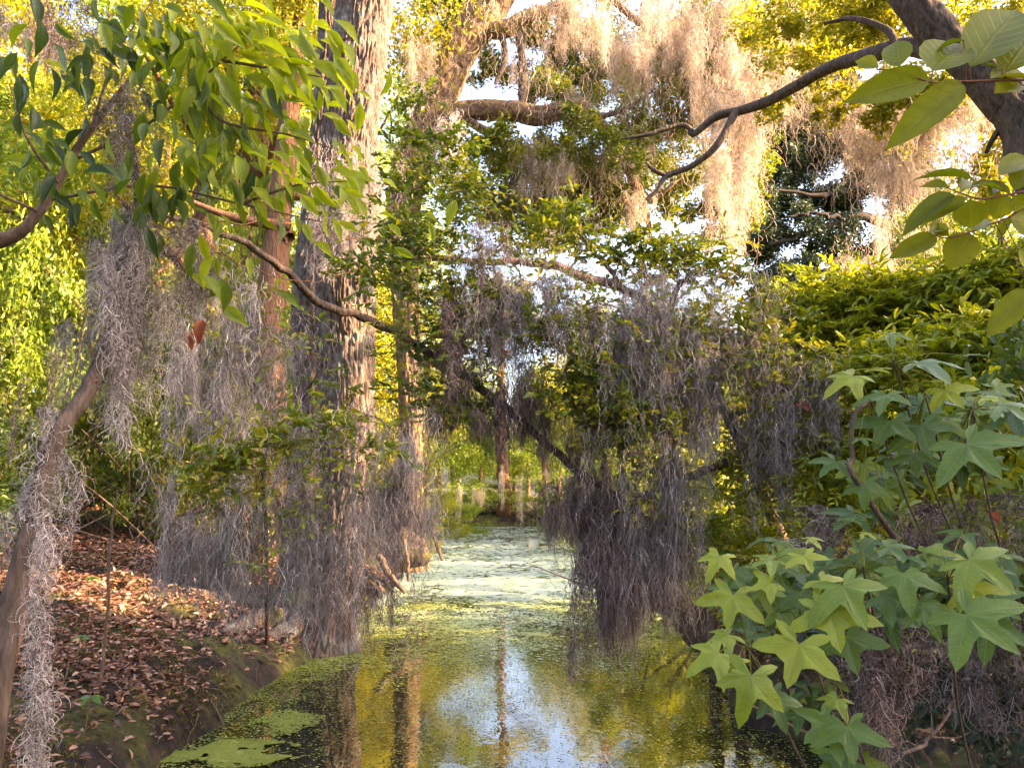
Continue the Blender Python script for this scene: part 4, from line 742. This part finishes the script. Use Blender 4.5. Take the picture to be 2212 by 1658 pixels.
# ------------------------------------------------------------ leaning stem on the left, wrapped in moss, and the arching bough
STEM = [(-40, 1720, 2.5), (20, 1330, 2.6), (75, 1100, 2.7), (130, 930, 2.8), (185, 850, 2.9), (235, 745, 3.0), (265, 640, 3.1), (290, 520, 3.2), (300, 420, 3.2), (270, 250, 3.3)]
def left_tree():
    root = Q(-40, 1720, 2.5); t = thing('leaning_sapling', 'thin leaning tree stem draped in grey moss at the left edge', 'tree', root)
    mb = MB(); tube(mb, path(STEM), [m_(r, 2.8) for r in (24, 21, 19, 18, 18, 16, 15, 13, 11, 6)], 140, 22, .006, 8, seed=41, bump=.14); part('trunk', mb, M['darkbark'], t)
    mb = MB(); tube(mb, path([(295, 470, 3.2), (400, 470, 3.7), (530, 525, 4.4), (620, 590, 4.9), (700, 660, 5.3), (800, 690, 5.6), (880, 730, 5.8), (940, 770, 6), (1010, 815, 6.1), (1080, 870, 6.2), (1150, 930, 6.3), (1240, 1010, 6.4), (1330, 1070, 6.5), (1420, 1130, 6.6), (1500, 1110, 6.6)]), [m_(r, d) for r, d in zip((4, 5, 7, 8.5, 9, 9, 9, 9, 9, 9, 8, 8, 6, 5, 3), (3.2, 3.7, 4.4, 4.9, 5.3, 5.6, 5.8, 6, 6.1, 6.2, 6.3, 6.4, 6.5, 6.6, 6.6))], 200, 14, .004, 8, seed=44, bump=.1, wob=.03); part('arching_bough', mb, M['darkbark'], t)
    ml, ms = MB(), MB()
    sprays(ml, ms, [(820, 570, 5.6, 60, 40, 16), (780, 600, 5.5, 60, 40, 14), (880, 540, 5.8, 70, 50, 26), (960, 490, 5.9, 60, 60, 22), (860, 480, 5.8, 60, 40, 18), (900, 620, 5.9, 70, 60, 24), (1000, 590, 6, 60, 60, 24), (1010, 660, 6, 60, 60, 26), (1000, 730, 6, 70, 50, 28), (930, 760, 6, 50, 50, 20), (1090, 640, 6.1, 50, 40, 12), (960, 860, 6, 60, 60, 22), (1000, 900, 6, 50, 60, 16), (1050, 780, 6.1, 60, 50, 18), (880, 850, 5.8, 50, 50, 14), (880, 300, 6, 60, 50, 20), (960, 360, 6.2, 70, 50, 24), (870, 400, 6, 70, 50, 22), (1020, 420, 6.2, 60, 40, 18), (900, 210, 6.2, 50, 40, 14), (980, 300, 6.2, 50, 40, 14)], .048, .48, T_OVAL, 10, .17)
    sprays(ml, ms, [(920, 640, 5.8, 130, 160, 46), (980, 420, 6, 150, 120, 40), (880, 780, 5.7, 70, 110, 16), (780, 500, 5.5, 70, 90, 8), (600, 700, 5.2, 120, 100, 12)], .05, .46, T_OVAL, 7, .26, lift=.25, tw=.003)
    part('foliage', ml, M['evergreen'], t); part('twigs', ms, M['twig'], t)['kind'] = 'stuff'
    # long thin bare twigs
    ms = MB()
    for a in (((300, 460, 3.2), (450, 480, 3.4), (600, 480, 3.8), (730, 510, 4.2), (850, 520, 4.6)), ((330, 480, 3.2), (500, 560, 3.5), (640, 610, 4), (760, 590, 4.3)), ((200, 830, 2.9), (210, 780, 2.95), (170, 700, 3)), ((300, 500, 3.2), (420, 600, 3.3), (470, 700, 3.4))): tube(ms, path(a), np.linspace(.005, .0015, len(a)), 40, 5, wob=.03)
    part('bare_twigs', ms, M['redtwig'], t)
left_tree()

def right_shrub():
    root = np.array(rootat(1760, 7.2)); t = thing('evergreen_shrub', 'small leaved evergreen shrub arching left from the right bank over the water', 'shrub', root)
    mb = MB(); tube(mb, [root] + path([(1640, 1050, 7.0), (1530, 820, 6.8), (1440, 690, 6.7), (1350, 625, 6.6), (1280, 605, 6.5), (1200, 575, 6.4), (1150, 568, 6.4), (1050, 562, 6.3), (950, 560, 6.2), (840, 555, 6.1)]), [m_(r, 6.6) for r in (15, 13, 12, 11, 10, 10, 9, 8, 7, 6, 3)], 160, 14, .004, 8, seed=51, bump=.1, wob=.03); part('main_bough', mb, M['paletwig'], t)
    for pl, rp in (([(1530, 820, 6.8), (1600, 730, 6.7), (1680, 740, 6.6), (1760, 800, 6.5)], (9, 8, 7, 3)), ([(1440, 690, 6.7), (1480, 600, 6.7), (1560, 560, 6.7)], (8, 6, 2)), ([(1570, 1000, 6.8), (1480, 1030, 6.6), (1380, 1080, 6.5), (1300, 1200, 6.4)], (9, 8, 6, 3)), ([(1350, 625, 6.6), (1300, 560, 6.6), (1240, 500, 6.6)], (6, 5, 2)), ([(1460, 1040, 6.6), (1320, 1120, 6.4), (1290, 1230, 6.3), (1330, 1400, 6.2)], (6, 6, 5, 2)), ([(1570, 900, 6.8), (1660, 880, 6.6), (1750, 880, 6.5)], (7, 5, 2))):
        mb = MB(); tube(mb, path(pl), [m_(r, 6.6) for r in rp], 40, 8, 0, seed=R.randint(99), wob=.05); part('bough', mb, M['twig'], t)
    ml, ms = MB(), MB()
    sprays(ml, ms, [(1180, 480, 6.6, 70, 50, 22), (1250, 520, 6.6, 70, 50, 24), (1330, 540, 6.6, 70, 50, 28), (1420, 530, 6.6, 80, 50, 34), (1490, 560, 6.6, 80, 50, 36), (1560, 590, 6.6, 70, 50, 28), (1400, 590, 6.5, 70, 40, 22), (1240, 440, 6.7, 60, 40, 14), (1120, 520, 6.5, 60, 40, 18), (1180, 710, 5.95, 60, 60, 26), (1260, 780, 5.95, 60, 60, 26), (1220, 860, 5.95, 60, 60, 24), (1300, 880, 5.95, 70, 50, 34), (1390, 890, 5.95, 60, 50, 28), (1340, 930, 5.95, 60, 40, 24), (1500, 690, 6.2, 80, 50, 20), (1600, 700, 6.2, 70, 50, 22), (1680, 760, 6.2, 70, 50, 24), (1640, 640, 6.7, 60, 40, 20), (1720, 700, 6.7, 60, 50, 18), (1550, 740, 6.6, 60, 40, 14), (1440, 760, 6.5, 60, 60, 14), (1760, 820, 6.5, 50, 40, 12), (1500, 1150, 6.6, 60, 50, 14), (1560, 1180, 6.6, 50, 50, 12), (1680, 850, 6.5, 60, 40, 12), (1340, 700, 6.5, 60, 60, 10)], .054, .48, T_OVAL, 10, .17, lift=.25)
    sprays(ml, ms, [(1200, 640, 6.1, 120, 140, 44), (1350, 720, 6.1, 130, 150, 50), (1500, 760, 6.1, 130, 130, 46), (1640, 800, 6.1, 110, 110, 36), (1400, 1000, 6.1, 110, 110, 22), (1450, 560, 6.5, 160, 60, 30)], .052, .46, T_OVAL, 7, .27, lift=.3, tw=.003)
    part('foliage', ml, M['evergreen'], t); part('twigs', ms, M['twig'], t)['kind'] = 'stuff'
right_shrub()

def low_shrub():                                    # small leaved shrub in front of the big trunk
    root = np.array(rootat(600, 8.6)); t = thing('evergreen_shrub', 'small leaved evergreen shrub with tufted sprays in front of the furrowed trunk', 'shrub', root)
    mb = MB(); tube(mb, [root] + path([(575, 1150, 7.4), (570, 990, 6.4), (640, 880, 6.0), (690, 800, 6)]), [.022, .02, .018, .014, .006], 60, 10, .003, 8, seed=61); part('main_stem', mb, M['darkbark'], t)
    for pl in ([(560, 980, 6.2), (480, 1010, 6), (420, 1030, 5.8)], [(600, 930, 6.1), (700, 920, 5.9), (800, 900, 5.7), (860, 940, 5.6)], [(545, 1050, 6.4), (450, 1100, 6), (380, 1120, 5.8)], [(640, 880, 6), (720, 980, 5.8), (790, 1080, 5.6)]):
        mb = MB(); tube(mb, path(pl), np.linspace(.014, .004, len(pl)), 30, 7, wob=.04); part('bough', mb, M['twig'], t)
    ml, ms = MB(), MB()
    sprays(ml, ms, [(640, 910, 4.9, 60, 30, 7), (690, 900, 4.9, 50, 30, 5), (590, 960, 4.9, 60, 30, 13), (520, 980, 4.9, 70, 30, 15), (470, 1000, 4.9, 60, 30, 13), (440, 1050, 4.9, 50, 30, 9), (480, 1060, 5.7, 50, 30, 8), (700, 950, 5.8, 60, 40, 5), (770, 920, 4.9, 60, 40, 6), (800, 980, 4.9, 60, 50, 6), (740, 1020, 5.7, 60, 40, 4), (820, 1060, 5.6, 50, 50, 4), (660, 1000, 5.8, 50, 40, 3), (860, 960, 5.6, 40, 60, 4), (540, 1110, 5.8, 40, 30, 4), (700, 1100, 5.6, 30, 40, 3), (700, 820, 6, 50, 40, 3), (770, 840, 5.9, 50, 40, 4), (620, 850, 6, 40, 30, 4), (560, 780, 6.2, 60, 40, 4), (480, 720, 6, 60, 40, 4)], .055, .42, T_OVAL, 10, .15, lift=.32)
    sprays(ml, ms, [(560, 1000, 5.0, 180, 120, 22), (740, 960, 4.9, 130, 150, 11), (620, 1180, 4.9, 140, 100, 7)], .052, .42, T_OVAL, 7, .26, lift=.35, tw=.003)
    part('foliage', ml, M['evergreen'], t); part('twigs', ms, M['twig'], t)['kind'] = 'stuff'
low_shrub()

# ------------------------------------------------------------ moss things
moss('wide', Q(270, 180, 3.2), m_(300, 3.2), m_(170, 3.2), 'mossbrown', 'dark tangled moss ball under the broad leaves at upper left', None)
moss('wide', Q(285, 200, 3.1), m_(260, 3.1), m_(150, 3.1), 'moss', 'grey moss tangle covering the dark ball at upper left', None)
curtain(225, 330, 440, 985, 3.05, 9, 'moss', 'pale grey moss in the long beard left of the leaning stem top', 'moss of the long pale beard', ('mid', 'mid', 'wide'), .8, .12)
curtain(330, 470, 470, 700, 3.3, 6, 'moss', 'wispy grey moss hanging beside the long pale beard', 'wispy moss beside the beard', ('wide', 'mid'), .5, .15)
moss('wide', Q(450, 590, 3.3), m_(140, 3.3), m_(130, 3.3), 'moss', 'small curly moss tuft holding a red dead leaf', None)
sp = spline([np.append(Q(*p), p[1]) for p in STEM], 40)
for p in list(sp[8:15]) + list(sp[24:34]):
    ln = .28 + .18 * random.random(); moss('mid', p[:3] + np.array([random.uniform(-.02, .03), -.03, .05]), ln, .06 + .03 * random.random(), 'moss', 'pale curly moss wrapped around the thin leaning stem', 'moss wrapped around the leaning stem')
for p in ((70, 1180), (75, 1280), (80, 1380), (75, 1480), (70, 1560), (85, 1230), (65, 1430), (90, 1100), (60, 1600)):
    moss('mid', Q(p[0] + random.uniform(-10, 10) + 12, p[1], 2.45), .42, .05, 'moss', 'pale moss in the column hanging below the leaning stem', 'moss of the pale column')
moss('long', Q(140, 690, 3), m_(220, 3), m_(40, 3), 'moss', 'single thin moss thread left of the leaning stem', None)
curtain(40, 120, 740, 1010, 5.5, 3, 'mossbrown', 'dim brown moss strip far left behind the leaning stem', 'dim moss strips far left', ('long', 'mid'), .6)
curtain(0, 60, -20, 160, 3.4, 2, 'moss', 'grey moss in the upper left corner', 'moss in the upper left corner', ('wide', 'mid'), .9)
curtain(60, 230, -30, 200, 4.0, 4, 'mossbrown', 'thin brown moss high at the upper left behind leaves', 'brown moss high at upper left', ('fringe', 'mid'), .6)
curtain(390, 560, 590, 1010, 5.2, 7, 'moss', 'dusky moss hanging from the arching bough left of the trunk', 'moss left of the furrowed trunk', ('mid', 'fringe', 'mid'), .5)
curtain(540, 680, 700, 1040, 6, 4, 'moss', 'moss hanging over the foot of the trunk pair', 'moss over the trunk pair', ('mid', 'wide'), .45)
curtain(340, 520, 1000, 1340, 5.6, 7, 'moss', 'moss fringe hanging low over the leaf littered bank', 'moss fringe over the left bank', ('mid', 'fringe', 'long'), .4)
curtain(500, 640, 880, 1340, 5.5, 6, 'moss', 'moss tress before the roots of the furrowed tree', 'moss before the tree roots', ('mid', 'fringe', 'long'), .45)
curtain(630, 790, 900, 1400, 5.3, 8, 'moss', 'heavy grey moss in front of the furrowed trunk base', 'moss in front of the trunk base', ('mid', 'mid', 'long', 'wide'), .45)
curtain(800, 920, 900, 1230, 5.6, 7, 'moss', 'moss hanging at the left side of the open canal view', 'moss at the left of the opening', ('mid', 'fringe'), .5)
curtain(690, 870, 1080, 1420, 5.2, 6, 'mossbrown', 'thin dark moss threads trailing to the water on the left', 'moss threads trailing on the left', ('long',), .15)
curtain(700, 830, 330, 620, 8.6, 6, 'moss', 'moss hung against the middle of the furrowed trunk', 'moss against the furrowed trunk', ('mid', 'wide'), .5, .2)
curtain(940, 1070, 480, 860, 6.0, 7, 'mossbrown', 'dark moss mass beneath the bough at the middle', 'dark moss mass at the middle', ('mid', 'wide'), .6)
curtain(1030, 1220, 560, 830, 6.1, 10, 'moss', 'grey moss hanging thick at the centre of the arching boughs', 'grey moss at the centre', ('mid', 'wide'), .5)
curtain(1085, 1185, 720, 1060, 6.2, 5, 'mossbrown', 'dark brown moss tassel hanging over the middle of the canal', 'brown moss tassel over the canal', ('fringe', 'fringe', 'mid'), .5)
curtain(930, 1080, 780, 980, 6.1, 4, 'mossbrown', 'thin black looking moss fringe left of the brown tassel', 'dark moss fringe over the canal', ('fringe',), .5)
curtain(1200, 1300, 920, 1170, 6.3, 7, 'mossbrown', 'purple brown moss hanging at the right of the canal opening', 'purple brown moss right of the opening', ('fringe', 'mid'), .7)
curtain(1240, 1370, 1000, 1470, 6.2, 8, 'mossbrown', 'long dark moss rope dipping to the water on the right', 'dark moss ropes dipping to the water', ('long', 'fringe'), .35)
curtain(1260, 1430, 600, 1040, 6.3, 13, 'moss', 'grey moss curtain below the evergreen boughs right of centre', 'grey moss curtain right of centre', ('mid', 'mid', 'wide'), .5)
curtain(1390, 1530, 610, 1040, 6.4, 10, 'moss', 'grey moss curtain in the middle of the right hand boughs', 'grey moss in the right boughs', ('mid', 'wide'), .5)
curtain(1490, 1650, 610, 980, 6.4, 9, 'moss', 'tangled grey moss toward the tip of the right boughs', 'tangled moss toward the right tips', ('mid', 'wide'), .5)
curtain(1630, 1700, 800, 1140, 6.5, 6, 'moss', 'pale moss beard ending in a curly tip above the star leaves', 'pale moss beard above the star leaves', ('mid', 'long'), .9)
curtain(1690, 1790, 780, 1010, 6.4, 5, 'moss', 'moss tuft with a rusty leaf on the end of the right boughs', 'moss tuft at the bough end', ('wide', 'mid'), .6)
curtain(1290, 1490, 950, 1330, 6.5, 12, 'moss', 'moss tangle hanging low before the right shore', 'moss tangle before the right shore', ('wide', 'fringe', 'mid'), .4)
curtain(1350, 1480, 1100, 1400, 6.3, 6, 'mossbrown', 'ragged brown moss low above the dark water on the right', 'ragged brown moss above the dark water', ('fringe', 'long'), .4)
curtain(1840, 1930, 1330, 1720, 2.3, 5, 'mossbrown', 'shaded moss column hanging between star leaves at lower right', 'shaded moss column at lower right', ('mid',), .9, .05, .35)  # from here down, grey moss with its shade put into a browner colour
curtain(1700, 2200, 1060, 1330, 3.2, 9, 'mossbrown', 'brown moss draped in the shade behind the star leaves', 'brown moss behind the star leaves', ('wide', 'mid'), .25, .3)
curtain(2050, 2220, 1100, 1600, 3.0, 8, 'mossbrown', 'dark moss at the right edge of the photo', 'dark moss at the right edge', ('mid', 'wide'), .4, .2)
def loose(mt, n0, lab):
    mb = MB()
    for (x0, x1, yt, yb, Y, m0) in RECTS + ([(1150, 1720, -80, 260, 13, 'sunmoss'), (1280, 1620, 180, 420, 13.5, 'sunmoss'), (1800, 2200, 150, 420, 10, 'sunmoss'), (900, 1150, 20, 400, 14, 'sunmoss')] if mt == 'sunmoss' else []):
        if m0 != mt or not (4 < Y < 9 or (mt == 'sunmoss' and 9 <= Y < 16)): continue
        gold = mt == 'sunmoss'
        n = int(n0 * (x1 - x0) * (yb - yt) / 20000 * (.28 if x1 < 800 else 1)); K = 13
        px = x0 - 45 + (x1 - x0 + 90) * R.rand(n); py = yt - 40 + (yb - yt) * R.rand(n) ** 1.2 * .95; YY = Y + R.randn(n) * .4
        st_ = np.array([Q(a, b, c) for a, b, c in zip(px, py, YY)])
        e1 = rdir(n, .4); e2 = nrm(np.cross(e1, rdir(n))); ph = R.rand(n, 1) * 6.28; om = .5 + .6 * R.rand(n, 1); kk = np.arange(K)[None]
        d = nrm((.35 + .75 * R.rand(n, 1, 1)) * (np.sin(ph + om * kk)[..., None] * e1[:, None] + np.cos(ph + om * kk)[..., None] * e2[:, None]) + np.array([0, 0, -.75]) + .3 * R.randn(n, K, 3))
        strands(mb, st_[:, None] + np.cumsum(d, 1) * ((.15 + .5 * R.rand(n, 1, 1) ** 2) * (2.4 if gold else 1)) / K, (.0019 + .0008 * R.rand(n)) * (1.9 if gold else 1), 3)
    o = link('moss_threads', mb.mesh('moss_threads'), M[mt]); tag(o, lab, 'moss', None, 'stuff')
loose('moss', 300, 'loose curly grey moss threads caught all along the boughs over the canal')
loose('mossbrown', 110, 'loose brown moss threads caught among the boughs over the canal')
# moss in the sun, the golden light put into its colour
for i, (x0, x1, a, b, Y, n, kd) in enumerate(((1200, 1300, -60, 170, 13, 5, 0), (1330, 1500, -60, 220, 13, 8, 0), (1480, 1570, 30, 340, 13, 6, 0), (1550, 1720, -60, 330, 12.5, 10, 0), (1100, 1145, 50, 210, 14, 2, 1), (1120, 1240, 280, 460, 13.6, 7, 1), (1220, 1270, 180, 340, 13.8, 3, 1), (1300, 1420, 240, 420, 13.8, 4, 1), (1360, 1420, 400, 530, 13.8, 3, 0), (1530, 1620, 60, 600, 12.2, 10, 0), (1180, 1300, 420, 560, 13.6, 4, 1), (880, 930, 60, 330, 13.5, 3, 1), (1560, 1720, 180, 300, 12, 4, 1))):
    curtain(x0, x1, a, b, Y, n, 'sunmoss', 'sunlit golden moss hanging from the oak limbs at top centre', 'golden moss on the oak limbs', (('far', 'farlong'), ('farlong', 'far'))[kd], .6 if kd == 0 else .5, .8)
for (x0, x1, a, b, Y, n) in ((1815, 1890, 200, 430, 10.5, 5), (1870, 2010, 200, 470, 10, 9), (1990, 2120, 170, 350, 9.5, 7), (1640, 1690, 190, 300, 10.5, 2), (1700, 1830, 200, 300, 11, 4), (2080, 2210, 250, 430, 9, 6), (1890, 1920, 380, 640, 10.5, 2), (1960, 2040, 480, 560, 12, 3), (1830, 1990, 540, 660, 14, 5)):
    curtain(x0, x1, a, b, Y, n, 'sunmoss', 'sunlit golden moss hanging before the dark oak at upper right', 'golden moss before the dark oak', ('far', 'farlong'), .5, .4)
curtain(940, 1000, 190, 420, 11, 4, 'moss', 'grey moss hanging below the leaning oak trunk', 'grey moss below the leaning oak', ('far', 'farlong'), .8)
curtain(960, 1200, 1000, 1130, 38, 6, 'sunmoss', 'tiny pale moss hanging above the far shore', 'moss above the far shore', ('farlong',), .1, 2)

loose('sunmoss', 100, 'fine golden moss threads hanging all through the sunlit canopy')

# ------------------------------------------------------------ small things
def dead_leaf(label, x, y, Y, L, ang):
    mb = MB(); p = Q(x, y, Y); leaves(mb, [p], [[math.cos(rad(ang)), -.2, math.sin(rad(ang))]], [[.3, -1, .3]], [L], .5, tmpl([(0, .02), (.15, .3), (.35, .5), (.6, .46), (.82, .3), (1, .02)], .45, .35, .05))
    solo('dead_leaf', mb, M['deadleaf'], label, 'leaf', p)
dead_leaf('curled red brown dead leaf caught in the moss tuft left of the trunk', 438, 690, 3.2, .1, -95)
dead_leaf('second dull red dead leaf hanging just left of the curled one', 408, 715, 3.25, .08, -75)
dead_leaf('rusty dead leaf caught in the moss at the end of the right boughs', 1715, 875, 6.2, .15, -20)
dead_leaf('small red dead leaf in the moss over the right of the canal', 1248, 940, 6.1, .1, -90)
dead_leaf('orange dead leaf on the shaded moss at the right edge', 2130, 1110, 2.9, .06, -30)
def seedling(label, x, y, n=5, s=.1):
    p = QZ(x, y, .6); p[2] = float(gh(p[0], p[1])); t = thing('seedling', label, 'seedling', p); ms, ml = MB(), MB(); top = p + np.array([.02, 0, .22]); tube(ms, [p, p + [.01, 0, .12], top], [.004, .003, .002], 8, 5)
    for k in range(n): a = k / n * 6.28 + R.rand(); leaves(ml, [top], [[math.cos(a), math.sin(a), -.15]], [[0, -.3, 1]], [s * (.8 + .4 * R.rand())], .45, T_BROAD, .4)
    part('leaves', ml, M['star'], t); part('stem', ms, M['twig'], t)
for lab, x, y in (('upper five leaved seedling among fallen leaves on the left bank', 190, 1320), ('middle seedling right beside the pale moss column', 165, 1420), ('lowest seedling on the dark soil of the left bank', 190, 1480), ('small seedling in the leaf litter near the moss fringe', 480, 1240), ('bright seedling at the back of the littered bank', 270, 1190)): seedling(lab, x, y)
mb = MB(); tube(mb, path([(215, 1480, 6), (228, 1350, 6), (240, 1180, 6), (255, 1060, 6)]), [.014, .012, .010, .006], 40, 8, wob=.03); solo('thin_stem', mb, M['twig'], 'thin dark upright stem growing from the littered bank', 'stem', Q(215, 1480, 6))
mb = MB(); p0 = QZ(20, 1560, .5); tube(mb, [Q(-60, 1640, 2.9), Q(10, 1430, 3), Q(45, 1280, 3.1), Q(60, 1180, 3.2)], [.04, .036, .03, .02], 40, 14, .004, 8); part('trunk', mb, M['redtwig'], thing('slim_tree', 'short reddish bare trunk behind the pale moss column at the left edge', 'tree', Q(-60, 1640, 2.9)))
def stick(label, pl, rr, mt='paletwig'):
    mb = MB(); tube(mb, path(pl), rr, 30, 9, .004, 6, wob=.02); solo('stick', mb, M[mt], label, 'stick', Q(*pl[-1]))
stick('broken branch slanting into the far water left of the opening', [(930, 1140, 17), (945, 1180, 16.7), (955, 1210, 16.5)], [.035, .04, .02], 'twig')
stick('bent stick standing in the duckweed by the left shore', [(870, 1160, 13.2), (880, 1210, 13), (883, 1255, 12.9)], [.03, .034, .02], 'twig')
stick('thick reddish root end reaching into the duckweed by the left shore', [(820, 1200, 11.5), (840, 1240, 11.3), (875, 1280, 11)], [.05, .05, .022], 'twig')
mb = MB(); tube(mb, path([(860, 1170, 14.2), (895, 1195, 14), (920, 1205, 13.9)]), [.3, .26, .14], 40, 24, .05, 9, bump=.2); solo('fallen_log', mb, M['oakbark'], 'sunlit fallen log lying at the left shore', 'log', Q(890, 1205, 14))
for lab, x0, y0, x1, y1, Y, r in (('slim shaggy stump standing at the edge of the dark water', 1535, 1130, 1540, 1300, 9.0, .06), ('short dark stump under the star leaves at the right bank', 1597, 1330, 1592, 1420, 7.6, .075)):
    mb = MB(); p1 = Q(x1, y1, Y); g = p1.copy(); g[2] = -.1; tube(mb, [Q(x0, y0, Y), p1, g], [r * .8, r, r * 1.3], 40, 18, .012, 7, bump=.15); solo('stump', mb, M['twig'], lab, 'stump', g)
def bare_twig(label, pl, extra, mt='paletwig'):
    mb = MB(); tube(mb, path(pl), np.linspace(.006, .002, len(pl)), 30, 6, wob=.02)
    for e in extra: tube(mb, path(e), np.linspace(.003, .001, len(e)), 14, 5)
    solo('bare_twig', mb, M[mt], label, 'twig', Q(*pl[0]))
bare_twig('pale forked bare twig in the dark corner at lower right', [(*z9(1500, 1560), 2.4), (*z9(1660, 1460), 2.4), (*z9(1780, 1310), 2.4), (*z9(1800, 1180), 2.4)], [[(*z9(1660, 1460), 2.4), (*z9(1655, 1320), 2.4)], [(*z9(1660, 1470), 2.4), (*z9(1800, 1475), 2.4), (*z9(1890, 1440), 2.4)], [(*z9(1560, 1520), 2.4), (*z9(1430, 1450), 2.4)]])
bare_twig('tangle of bare grey twigs hanging above the water right of the opening', [(1310, 1130, 6.3), (1290, 1230, 6.2), (1280, 1310, 6.2), (1330, 1370, 6.2), (1400, 1420, 6.2)], [[(1290, 1230, 6.2), (1350, 1260, 6.2), (1400, 1300, 6.2)], [(1300, 1180, 6.2), (1380, 1200, 6.2), (1470, 1220, 6.2)], [(1285, 1290, 6.2), (1350, 1330, 6.2), (1390, 1400, 6.2)], [(1310, 1150, 6.3), (1250, 1245, 6.4)], [(1350, 1260, 6.2), (1360, 1340, 6.2)]])
